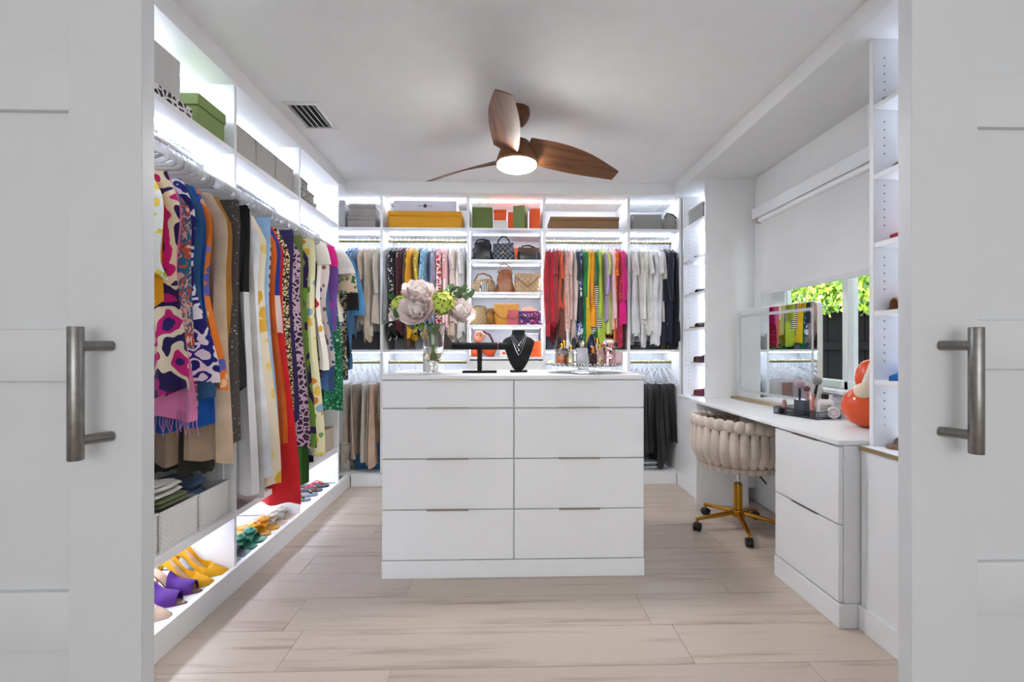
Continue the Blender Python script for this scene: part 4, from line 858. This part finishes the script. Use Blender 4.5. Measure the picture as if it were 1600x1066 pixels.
rshoe('pump', 'navy pointed pump on the top shelf of the near tower', 1.78, 5, leather('navy_suede', '#2b303b'), 0, heel=.03)
rshoe('slide', 'silver slide sandal on the near tower', 1.77, 4, leather('silver_leather', '#a9a9ab', .25), 0, sole=WL)
rshoe('pump', 'red pointed flat on the near tower', 1.74, 3, leather('red_leather', '#b3132c', .3), 0, heel=.008)
rshoe('mule', 'bronze brown heeled mule on the near tower', 1.76, 2, leather('copper_leather', '#a06a3e', .3), 0, heel=.05)
rshoe('pump', 'bright blue pointed flat on the near tower', 1.745, 1, leather('blue_leather', '#136fc4', .3), 0, heel=.008)
rshoe('slide', 'cream and brown flat shoe on the base of the near tower', 1.75, 0, WL, 0, sole=leather('brown_edge', '#8c6a4f'))
# ------------------------------------------------------------------ things on the island
ZI = 1.0035
vz = root('glass_vase', 'footed clear glass vase holding the flowers', 'vase', (-.375, 2.50, ZI))
MB().lathe([(.0, 0), (.042, 0), (.042, .004), (.018, .010), (.010, .018), (.016, .026), (.010, .034), (.013, .044), (.022, .054), (.044, .075), (.053, .105), (.055, .16), (.057, .22), (.062, .252), (.0595, .252), (.0545, .22), (.0525, .16), (.050, .107), (.041, .08), (.02, .061), (.0, .058)], 32, cap=False).build('glass', GLASS, vz)
MB().lathe([(.0, .0595), (.019, .0625), (.040, .081), (.0485, .105), (.0, .105)], 28, cap=False).build('water', glassy('amber_water', '#f3e3a8', .0, 1.33), vz)
bq = root('flower_bouquet', 'bouquet of blush peonies, lime hydrangea and leaves in the vase', 'flowers', (-.375, 2.50, ZI+.07))
STM = plain('flower_stem', '#5f7f35', .6); q = random.Random(11)
for i in range(11):
    a = q.uniform(0, 6.28); r0, r1 = q.uniform(0, .02), q.uniform(.015, .04)
    MB().tube([(r0*math.cos(a), r0*math.sin(a), .0), (r0*math.cos(a+2), r0*math.sin(a+2), .09), (r1*math.cos(a), r1*math.sin(a), .19)], .0038, 6).build('stem', STM, bq)
def petal_mesh(w, l, cup, mat, nm):
    rows = []
    for i in range(6):
        s = i/5; ww = w*math.sin(PI*(.12+.74*s))**.7
        rows.append([(ww*u, l*s, cup*(s*s)+.3*ww*u*u-.002*math.sin(9*u+3*s)) for u in (-1, -.6, -.2, .2, .6, 1)])
    return MB().grid(rows).mesh(nm, mat, solid=False)
PE1 = plain('peony_petal', '#f9e6e3', .7, var=.08, sc=20); PE2 = plain('peony_petal_pale', '#fbf3ef', .7, var=.05, sc=20)
HYD = plain('hydrangea_petal', '#c3d15a', .7, var=.15, sc=30); LEAF = plain('rose_leaf', '#3b6a3a', .5, var=.2, sc=20); LEAF2 = plain('sage_leaf', '#67835a', .6, var=.15, sc=20)
pm1 = petal_mesh(.036, .062, .03, PE1, 'petal_outer'); pm2 = petal_mesh(.026, .045, .034, PE2, 'petal_inner')
def peony(c, r, tilt, az, seed):
    q = random.Random(seed); f = put('peony', None, bq, c, rot=(tilt, 0, az)); k = r/.06
    for ring, (n, el, me, sc_) in enumerate(((9, 8, pm1, 1.0), (9, 30, pm1, .92), (8, 50, pm2, 1.05), (7, 66, pm2, .9), (5, 80, pm2, .7))):
        for i in range(n):
            o = put('petal', me, f, (0, 0, .0)); a = 2*PI*i/n+ring*.35+q.uniform(-.15, .15)
            o.rotation_euler = (Matrix.Rotation(a, 3, 'Z') @ Matrix.Rotation(R(el)+q.uniform(-.1, .1), 3, 'X')).to_euler(); o.scale = (sc_*k,)*3
peony((-.065, -.05, .235), .098, R(60), R(-8), 1); peony((-.075, -.02, .315), .094, R(42), R(14), 2); peony((.13, -.02, .23), .082, R(55), R(34), 3); peony((-.175, -.01, .23), .05, R(60), R(-40), 4)
hm = MB()
for i in range(4):
    a = PI/2*i; hm.grid([[(math.cos(a)*s*.012-math.sin(a)*u*.006*math.sin(PI*s*.8+.3), math.sin(a)*s*.012+math.cos(a)*u*.006*math.sin(PI*s*.8+.3), .003*s) for u in (-1, 0, 1)] for s in (0, .4, .75, 1)])
hmesh = hm.mesh('floret', HYD, solid=False)
def hydrangea(c, r, seed, n=46):
    q = random.Random(seed); f = put('hydrangea', None, bq, c); 
    for i in range(n):
        z = 1-1.5*(i+.5)/n; a = i*2.4; rr = math.sqrt(max(0, 1-z*z)); d = Vector((rr*math.cos(a), rr*math.sin(a), z))
        o = put('floret', hmesh, f, d*r*q.uniform(.86, 1.1)); o.rotation_euler = (d.to_track_quat('Z', 'Y') @ Matrix.Rotation(q.uniform(0, 3), 3, 'Z').to_quaternion()).to_euler(); o.scale = (q.uniform(1.1, 1.7),)*3
    MB().ell((0, 0, 0), r*.85, r*.85, r*.85, 12, 8).build('core', plain('hydrangea_core', '#7f9a35', .8), f)
hydrangea((.055, -.045, .29), .066, 5, 60); hydrangea((-.165, .0, .285), .052, 6, 44); hydrangea((-.09, .0, .19), .035, 7, 30)
lfm = [petal_mesh(.017, .05, .008, m, 'leaf') for m in (LEAF, LEAF2)]
def sprig(p0, p1, n, m, seed):
    q = random.Random(seed); f = put('sprig', None, bq); a, b = Vector(p0), Vector(p1)
    MB().tube([a, a.lerp(b, .5)+Vector((0, 0, .012)), b], .002, 5).build('twig', STM, f)
    for i in range(n):
        s = .3+.7*i/(n-1); o = put('leaf', lfm[m], f, a.lerp(b, s)+Vector((0, 0, .012*math.sin(PI*s)))); dirv = (b-a).normalized()
        o.rotation_euler = (Matrix.Rotation(math.atan2(dirv.y, dirv.x)-PI/2+(.9 if i % 2 else -.9)+q.uniform(-.3, .3), 3, 'Z') @ Matrix.Rotation(q.uniform(.1, 1.1), 3, 'X')).to_euler(); o.scale = (q.uniform(.8, 1.15),)*3
sprig((-.04, 0, .2), (-.215, .0, .325), 7, 0, 1); sprig((-.03, 0, .2), (-.18, -.06, .22), 6, 0, 2); sprig((.03, 0, .25), (.195, .01, .33), 7, 1, 3); sprig((.03, .0, .24), (.09, .02, .37), 9, 1, 4); sprig((.02, .02, .24), (-.02, .04, .37), 7, 1, 5); sprig((0, -.02, .19), (-.10, -.06, .16), 4, 0, 6); sprig((.02, 0, .22), (.16, .0, .36), 9, 1, 8)
bm_ = put('berry_spray', None, bq); q = random.Random(4)
bs = MB().ell((0, 0, 0), .004, None, None, 8, 5).mesh('berry', plain('dark_berry', '#6b4a45', .4))
for i in range(22): put('berry', bs, bm_, (q.uniform(.04, .15), q.uniform(-.02, .04), q.uniform(.31, .37)))
cy = root('pillar_candle', 'grey white cylinder behind the glass vase', 'candle', (-.415, 2.66, ZI))
MB().lathe([(0, 0), (.042, 0), (.042, .128), (.040, .13), (0, .13)], 28).build('body', plain('grey_wax', '#b9b7b5', .6), cy); MB().lathe([(0, .128), (.0405, .128), (.043, .131), (.043, .134), (0, .134)], 28).build('lid', plain('grey_lid', '#a9a7a5', .5), cy)
VEL = plain('black_velvet', '#17171a', .95, var=.1, sc=60)
tb = root('jewellery_bar', 'black velvet T shaped bracelet stand on the island', 'jewelry stand', (-.132, 2.53, ZI))
bx('base', VEL, tb, -.092, .092, -.03, .03, 0, .012, .003); bx('post', VEL, tb, -.012, .012, -.012, .012, .012, .13, .002)
MB().cyl((-.15, 0, .143), (.15, 0, .143), .0195, n=20).build('bar', VEL, tb, bev=.002)
tag(MB().tube([(0, .0215*math.cos(a), .0215*math.sin(a)) for a in [2*PI*i/20 for i in range(20)]], .0022, 6, closed=True).build('bracelet', plain('rose_gold', '#b5625a', .25, 1), None, (-.034, 2.53, ZI+.143)), 'rose gold bracelet looped round the black bar', 'bracelet')
nb = root('necklace_bust', 'black velvet necklace bust on the island', 'jewelry stand', (.079, 2.60, ZI))
bx('base', VEL, nb, -.048, .048, -.03, .03, 0, .01, .003)
rows = []
for z, w, d, yo in ((.008, .018, .010, 0), (.02, .030, .014, 0), (.05, .048, .02, -.004), (.09, .064, .026, -.008), (.13, .078, .03, -.006), (.155, .086, .03, 0), (.172, .088, .026, .006), (.188, .07, .024, .012), (.198, .045, .024, .016), (.212, .036, .024, .018), (.226, .036, .025, .02), (.232, .034, .023, .02)):
    rows.append([(w*math.cos(a), yo+d*math.sin(a), z) for a in [2*PI*j/24 for j in range(24)]])
MB().grid(rows, True, True).build('bust', VEL, nb)
SIL = plain('silver', '#d5d6da', .18, 1)
for i, (lab, dz, wd) in enumerate((('shortest silver necklace with a pendant on the bust', .052, .034), ('middle silver necklace with a pendant on the bust', .080, .040), ('longest silver chain on the bust', .112, .046))):
    t = root('necklace', lab, 'necklace', (.079, 2.60, ZI)); pts = []
    for j in range(21):
        u = -1+j/10; z = .205-dz*(1-abs(u)**1.25); w = u*wd
        dpt = .0325 if z < .17 else .0325-.014*(z-.17)/.035
        pts.append((w, -dpt-.006+.004*u*u, z))
    MB().tube(pts, .0012, 5).build('chain', SIL, t)
    if i < 2: MB().ell((0, -.042, .205-dz-.005), .005, .003, .006, 10, 6).build('pendant', SIL, t)
ty = root('cake_stand_tray', 'round mirrored tray on a crystal foot carrying perfumes', 'tray', (.432, 2.56, ZI))
MB().lathe([(0, 0), (.075, 0), (.075, .016), (.03, .018), (.022, .028), (.03, .034), (0, .034)], 32).build('foot', glassy('crystal', '#eef6f8', .02), ty)
MB().lathe([(0, .034), (.195, .034), (.198, .038), (.198, .042), (0, .042)], 48).build('plate', plain('mirror_plate', '#cfd6d6', .06, 1), ty)
for i in range(44):
    a = 2*PI*i/44; MB().ell((.2*math.cos(a), .2*math.sin(a), .046), .011, .011, .009, 8, 5).build('crystal_bead', glassy('crystal', '#eef6f8', .02), ty)
AMB = glassy('amber_perfume', '#f0a050', .02, 1.36); PKG = glassy('pink_perfume', '#fadedb', .05, 1.36); GLD = GOLD; YLQ = glassy('pale_gold_perfume', '#f6e6b4', .02, 1.36)
def bottle(label, x, y, prof, gm, liq=None, cap=None, capp=None, n=16, sq=False, rz=0, lab=None, extra=None):
    t = root('perfume_bottle', label, 'bottle', (.432+x, 2.56+y, ZI+.0425), rz, 'perfumes on the tray')
    def sh(pr):
        m = MB()
        if sq:
            m.grid([[(r*sx, r*sy*sq, z) for sx, sy in ((-1, -.8), (-.8, -1), (.8, -1), (1, -.8), (1, .8), (.8, 1), (-.8, 1), (-1, .8))] for r, z in pr], True, True)
        else: m.lathe(pr, n)
        return m
    sh(prof).build('bottle', gm, t)
    if liq: sh([(max(0, r-.003), z) for r, z in liq[1]]).build('liquid', liq[0], t)
    if cap: MB().lathe(capp, 14).build('cap', cap, t)
    if extra: extra(t)
    return t
rect = lambda r, h, n=.35: [(r*.94, 0), (r, .004), (r, h-.006), (r*.9, h-.001), (r*n, h), (r*n, h+.008)]
capc = lambda r, z, h: [(0, z), (r, z), (r, z+h-.002), (r-.002, z+h), (0, z+h)]
bottle('square amber perfume bottle at the left of the tray', -.125, -.06, rect(.03, .088), GLASS, (AMB, [(.028, .004), (.028, .05)]), GOLD, capc(.011, .092, .022), sq=.6)
bottle('second amber perfume bottle behind the square one', -.105, .0, rect(.024, .095), GLASS, (AMB, [(.022, .004), (.022, .055)]), GOLD, capc(.012, .1, .03), sq=.7)
bottle('black capped bottle at the back left of the tray', -.125, .06, rect(.022, .10), plain('dark_amber_glass', '#4a1f12', .1), None, BLACK, capc(.014, .105, .045), sq=.8)
bottle('tall frosted white spray bottle on the tray', -.075, .07, [(.017, 0), (.018, .004), (.018, .11), (.008, .135), (.0075, .165)], plain('frosted_white', '#dfe3ea', .3), None, WBOX, capc(.008, .165, .03))
bottle('slim pale gold perfume bottle with a gold cap', -.075, -.05, rect(.016, .075), GLASS, (YLQ, [(.014, .004), (.014, .06)]), GOLD, capc(.009, .08, .025), sq=.8)
bottle('clear rectangular bottle with a round crystal stopper', -.02, -.07, rect(.03, .092), glassy('clear_lilac_glass', '#e9eaf4', .05), None, GLASS, [(0, .098), (.012, .104), (.016, .115), (.012, .127), (0, .132)], sq=.5)
bottle('short gold topped bottle in the middle of the tray', .0, .02, rect(.02, .08), plain('white_glass_bottle', '#e4e2df', .2), None, GOLD, capc(.013, .086, .03), sq=.7)
bottle('dark patterned bottle with a bronze cap at the front of the tray', .035, -.09, rect(.02, .06), pat('spots', ['#2b1a24', '#b9824a', '#7d3b52'], 160, .3), None, plain('bronze_cap', '#9a6a3c', .25, 1), capc(.016, .064, .036), sq=.7)
def heel(t): MB().tube([(.03, 0, .0), (.022, 0, .05), (.005, 0, .075)], [.004, .006, .012], 8).build('heel', GOLD, t)
bottle('navy blue stiletto shaped perfume bottle', .045, .01, [(.012, .0), (.016, .03), (.022, .08), (.026, .115), (.018, .145), (.004, .165)], plain('navy_lacquer', '#1b2140', .12), None, None, None, 14, extra=heel)
bottle('clear bottle of yellow perfume with a gold collar', .075, -.075, rect(.022, .08), GLASS, (YLQ, [(.02, .004), (.02, .03)]), GOLD, capc(.009, .085, .022), sq=.7)
bottle('tall gold capped bottle at the back of the tray', .085, .05, rect(.02, .11), plain('cream_bottle', '#e9dccb', .2), None, GOLD, capc(.014, .116, .03), sq=.8)
bottle('rose coloured bottle behind the pink dome', .105, -.03, rect(.022, .095), PKG, None, plain('rose_cap', '#c9415a', .3), capc(.011, .1, .012), sq=.7)
bottle('pink dome shaped perfume bottle with a flower top', .13, -.07, [(.026, 0), (.03, .01), (.031, .06), (.027, .085), (.014, .098), (.008, .1), (.008, .106)], PKG, None, CREAM, [(0, .104), (.02, .112), (.024, .122), (.014, .132), (0, .134)])
bottle('clear bottle with a faceted crystal stopper at the back right', .13, .03, rect(.02, .095), GLASS, None, GLASS, [(0, .1), (.014, .11), (.018, .122), (.01, .138), (0, .14)], 7, sq=.8)
bottle('small bottle with a magenta bow near the right of the tray', .155, -.01, rect(.016, .08), PKG, None, plain('magenta_bow', '#d93a6c', .4), [(0, .085), (.016, .09), (.016, .1), (.006, .11), (0, .112)], sq=.8)
bottle('square pale pink perfume bottle at the right of the tray', .172, -.05, rect(.03, .07, .3), plain('pale_pink_glass', '#e6c6c9', .12), None, None, None, sq=.5)
# ------------------------------------------------------------------ vanity: mirror, organiser, figurine
ZD = .7645
mr = root('lighted_mirror', 'large rounded mirror with a lit frame standing on the desk', 'mirror', (1.748, 3.0, ZD), R(5))
def rr(w, h, r, z0=0, n=6):
    p = []
    for cx, cz, a0 in ((w-r, h-r, 0), (-w+r, h-r, 90), (-w+r, r+z0, 180), (w-r, r+z0, 270)):
        for i in range(n+1): a = R(a0+90*i/n); p.append((cx+r*math.cos(a), cz+r*math.sin(a)))
    return p
o = rr(.395, .642, .04, .018); MB().prism(o, -.012, .016, 'x').build('housing', plain('mirror_housing', '#e6e4dd', .35), mr)
MIR = plain('mirror_silver', '#e9eeee', .0, 1, var=.004); FRO = plain('frosted_light_band', '#b9bcbf', .35, 0)
MB().prism([(y*.985, z*.978+.0075) for y, z in o], -.0135, -.0118, 'x').build('mirror_glass', MIR, mr)
ou = rr(.362, .605, .022, .055); inn = [(y*.955, .33+(z-.33)*.93) for y, z in ou]; n = len(ou)
MB().add([(-.0142, y, z) for y, z in ou]+[(-.0142, y, z) for y, z in inn], [(i, (i+1) % n, n+(i+1) % n, n+i) for i in range(n)]).build('light_band', FRO, mr, solid=False)
bx('stand', BRASS, mr, -.062, .012, -.39, .395, 0, .0175, .002)
og = root('makeup_organizer', 'smoky acrylic makeup tray with a low rim on the desk', 'organizer', (1.655, 2.535, ZD), R(-70))
SMK = glassy('smoky_acrylic', '#c3c9d2', .02, 1.2); EDGE = plain('dark_acrylic_edge', '#23262f', .25)
A, B = .13, .085
bx('base', SMK, og, -A, A, -B, B, 0, .004, 0)
for q_ in ((-A, A, -B, -B+.003), (-A, A, B-.003, B), (-A, -A+.003, -B, B), (A-.003, A, -B, B)): bx('wall', SMK, og, *q_, .004, .04, 0)
for z in (.0025, .04): MB().tube([(-A, -B, z), (A, -B, z), (A, B, z), (-A, B, z)], .0022, 5, closed=True).build('edge', EDGE, og)
for x, y in ((-A, -B), (A, -B), (A, B), (-A, B)): MB().cyl((x, y, 0), (x, y, .04), .0022, n=5).build('edge', EDGE, og)
bx('compartment', plain('smoky_block', '#4b525e', .15), og, -.06, .0, -.02, .05, .004, .085, .003)
def brush(lab, x, y, h, rb, hm_, bm2, lean=0):
    t = root('makeup_brush', lab, 'brush', (x, y, ZD+.0855)); MB().tube([(0, 0, 0), (lean*.5, 0, h*.5), (lean, 0, h)], [.005, .0075, .006], 10).build('handle', hm_, t)
    MB().ell((lean, 0, h+rb*.85), rb, rb, rb*.95, 14, 9).build('bristles', bm2, t)
BR1 = fab('#a58e93', weave=500); BR2 = fab('#8d8886', weave=500); RG = plain('rose_gold_handle', '#c99a8c', .25, 1)
brush('big mauve powder brush in the organizer', 1.635, 2.56, .065, .026, BLACK, BR1)
brush('rose gold blush brush at the front of the organizer', 1.645, 2.515, .05, .017, RG, fab('#6d4a46', weave=500))
brush('round grey powder brush at the right of the organizer', 1.69, 2.525, .085, .025, BLACK, BR2, .02)
tag(MB().lathe([(0, 0), (.012, 0), (.012, .062), (.009, .064), (.009, .075), (0, .076)], 16).build('lipstick', plain('rose_pink_tube', '#c08a90', .3), None, (1.585, 2.62, ZD+.0045)), 'rose pink lipstick tube at the left of the organizer', 'lipstick')
tag(MB().lathe([(0, 0), (.013, 0), (.013, .12), (.010, .124), (0, .124)], 16).build('lipstick', RG, None, (1.648, 2.475, ZD+.0045)), 'tall rose gold tube at the front of the organizer', 'tube')
jb = root('lotion_bottle', 'white bottle with black cap and printed lettering in the organizer', 'bottle', (1.705, 2.455, ZD+.0045), R(-20))
WP = plain('white_plastic', '#eeeeee', .35)
MB().grid([[(a_*sx, b_*sy, z) for sx, sy in ((-1, -.6), (-.7, -1), (.7, -1), (1, -.6), (1, .6), (.7, 1), (-.7, 1), (-1, .6))] for a_, b_, z in ((.04, .018, 0), (.042, .02, .006), (.042, .02, .075), (.03, .017, .092), (.018, .015, .097))], True, True).build('body', WP, jb)
MB().lathe([(0, .097), (.017, .097), (.017, .122), (.015, .124), (0, .124)], 18).build('cap', BLACK, jb)
def text(s, size, mat, parent, loc, rot, nm='lettering'):
    cu = bpy.data.curves.new(nm, 'FONT'); cu.body = s; cu.size = size; cu.align_x = 'CENTER'; cu.extrude = .0002
    tmp = bpy.data.objects.new('tmp_text', cu); COL.objects.link(tmp); dg = bpy.context.evaluated_depsgraph_get()
    me = bpy.data.meshes.new_from_object(tmp.evaluated_get(dg)); bpy.data.objects.remove(tmp); me.materials.clear(); me.materials.append(mat)
    return put(nm, me, parent, loc, rot=rot)
text('OUAI', .02, INK, jb, (0, -.0203, .055), (R(90), 0, 0))
for z in (.047, .041, .028): MB().box(-.026, .026, -.0206, -.0202, z, z+.0022).build('print_line', plain('grey_print', '#8d8d90', .6), jb)
tu = root('cream_tube', 'white cream tube standing behind the lotion bottle', 'tube', (1.755, 2.50, ZD+.0045), R(-20))
MB().grid([[(.018*k*math.cos(a), .018*kk*math.sin(a), z) for a in [2*PI*j/14 for j in range(14)]] for k, kk, z in ((1, 1, 0), (1, 1, .03), (1.1, .6, .08), (1.2, .1, .115))], True, True).build('body', WP, tu); MB().lathe([(0, 0), (.0185, 0), (.0185, .022), (0, .022)], 14).build('cap', WBOX, tu)
pw = root('powder_jar', 'round white compact with a printed ring leaning in the organizer', 'compact', (1.715, 2.405, ZD+.0045), R(-25))
MB().prism([(.03*math.cos(2*PI*i/24), .031+.03*math.sin(2*PI*i/24)) for i in range(24)], -.008, .008, 'y').build('body', WP, pw, bev=.002)
MB().tube([(.017*math.cos(2*PI*i/24), -.0085, .031+.017*math.sin(2*PI*i/24)) for i in range(24)], .0012, 5, closed=True).build('ring', plain('grey_print', '#8d8d90', .6), pw)
tag(MB().ell((0, 0, .017), .018, .018, .017, 12, 8).build('sponge', fab('#1f1d20'), None, (1.555, 2.60, ZD+.0045)), 'small black makeup sponge at the left end of the organizer', 'sponge')
fg = root('orange_figurine', 'glossy orange round figurine with cream ball and ear on the desk', 'figurine', (1.705, 2.17, ZD))
MB().ell((0, 0, .098), .1, .1, .098, 24, 16).build('body', PUM, fg); MB().ell((.02, 0, .235), .062, .062, .085, 20, 14).build('upper_body', PUM, fg)
MB().ell((-.045, -.045, .175), .042, .04, .038, 18, 12).build('ball', CREAM, fg)
MB().tube([(-.035, -.045, .20), (-.02, -.06, .26), (.005, -.058, .31), (.035, -.05, .33), (.055, -.04, .31)], [.022, .024, .027, .026, .015], 12).build('ear', plain('pale_cream_lacquer', '#e2d5c6', .35), fg)
# ------------------------------------------------------------------ swivel chair
ch = root('swivel_chair', 'beige velvet barrel chair on a gold caster base', 'chair', (1.46, 2.90, 0), R(0))
VLV = fab('#d8cabd', weave=300)
MB().lathe([(0, .10), (.026, .10), (.026, .29), (.022, .294), (0, .294)], 20).build('base_column', GOLD, ch); MB().lathe([(.022, .29), (.024, .296), (.014, .30), (.0135, .40), (0, .40)], 16).build('gas_lift', CHROME, ch)
MB().lathe([(0, .085), (.038, .085), (.042, .10), (.036, .125), (.027, .13), (0, .13)], 20).build('hub', GOLD, ch)
def caster(p, a):
    c = MB().tube([(0, 0, .075), (0, 0, .055)], .008, 8).build('caster', GOLD, p, (.265, 0, 0))
    for s in (-1, 1): MB().cyl((0, s*.004, .0245), (0, s*.02, .0245), .0245, n=18).build('wheel', BLACK, c, bev=.004)
    MB().tube([(.027*math.cos(q_), 0, .0245+.027*math.sin(q_)) for q_ in [R(10+16*i) for i in range(11)]], .003, 6, r2=.02).build('hood', BLACK, c)
    c.rotation_euler = (0, 0, a)
for i, a in enumerate((256, 184, 112, 40, 328)):
    l = MB().tube([(.03, 0, .108), (.12, 0, .096), (.25, 0, .078), (.272, 0, .076)], [.016, .014, .010, .009], 8, r2=[.02, .017, .013, .012]).build('leg', GOLD, ch, rz=R(a)); caster(l, R(40*i))
MB().tube([(.05, -.1, .40), (.09, -.16, .33)], .005, 8).build('lever', BLACK, ch)
MB().lathe([(0, .395), (.10, .395), (.12, .41), (0, .415)], 24).build('seat_plate', BLACK, ch)
MB().grid([[(.02+.245*k*math.cos(a), .245*k*math.sin(a), z) for a in [2*PI*j/28 for j in range(28)]] for k, z in ((.86, .41), (.97, .43), (1, .46), (.98, .49), (.9, .505), (.5, .51))], True, True).build('seat', VLV, ch)
RB_ = .265; N = 21; A0, A1 = R(62), R(298)
cols = []; roll = None
for i in range(N):
    a = A0+(A1-A0)*i/(N-1); w = RB_*(A1-A0)/(N-1)*.5
    ca, sa = math.cos(a), math.sin(a); hgt = .66+.02*math.cos(a-PI)
    pts = []; r_ = []
    for s in [j/8 for j in range(9)]:
        rad = RB_*(.80+.20*sm(0, 1, s*1.8)) if s < .6 else RB_; z = .40+(hgt-.40)*s*.93; pts.append((rad*ca, rad*sa, z)); r_.append(.024*(.55+.45*math.sin(PI*min(1, .15+s*.85))))
    MB().tube(pts, [w*1.12*(.62+.38*math.sin(PI*(.12+.8*j/8))) for j in range(9)], 10, r2=r_, up=(-sa, ca, 0)).build('padded_roll', VLV, ch)
    a2 = a+(A1-A0)/(N-1)*.5
    if i < N-1:
        k = MB().ell((0, 0, 0), .027, w*1.5, .036, 12, 8).build('top_knot', VLV, ch, (RB_*math.cos(a2), RB_*math.sin(a2), hgt+.008)); k.rotation_euler = (R(24), 0, a2)
rows = []
for j in range(6):
    z = .43+.25*j/5; rows.append([((RB_-.02)*math.cos(A0+(A1-A0)*i/30), (RB_-.02)*math.sin(A0+(A1-A0)*i/30), z) for i in range(31)])
m = MB().grid(rows); k_ = len(m.v); m.add([(x*.93, y*.93, z) for x, y, z in m.v], [tuple(reversed(f)) for f in m.f]); m.build('inner_back', leather('beige_quilted_velvet', '#b39c88', .9, 10), ch)
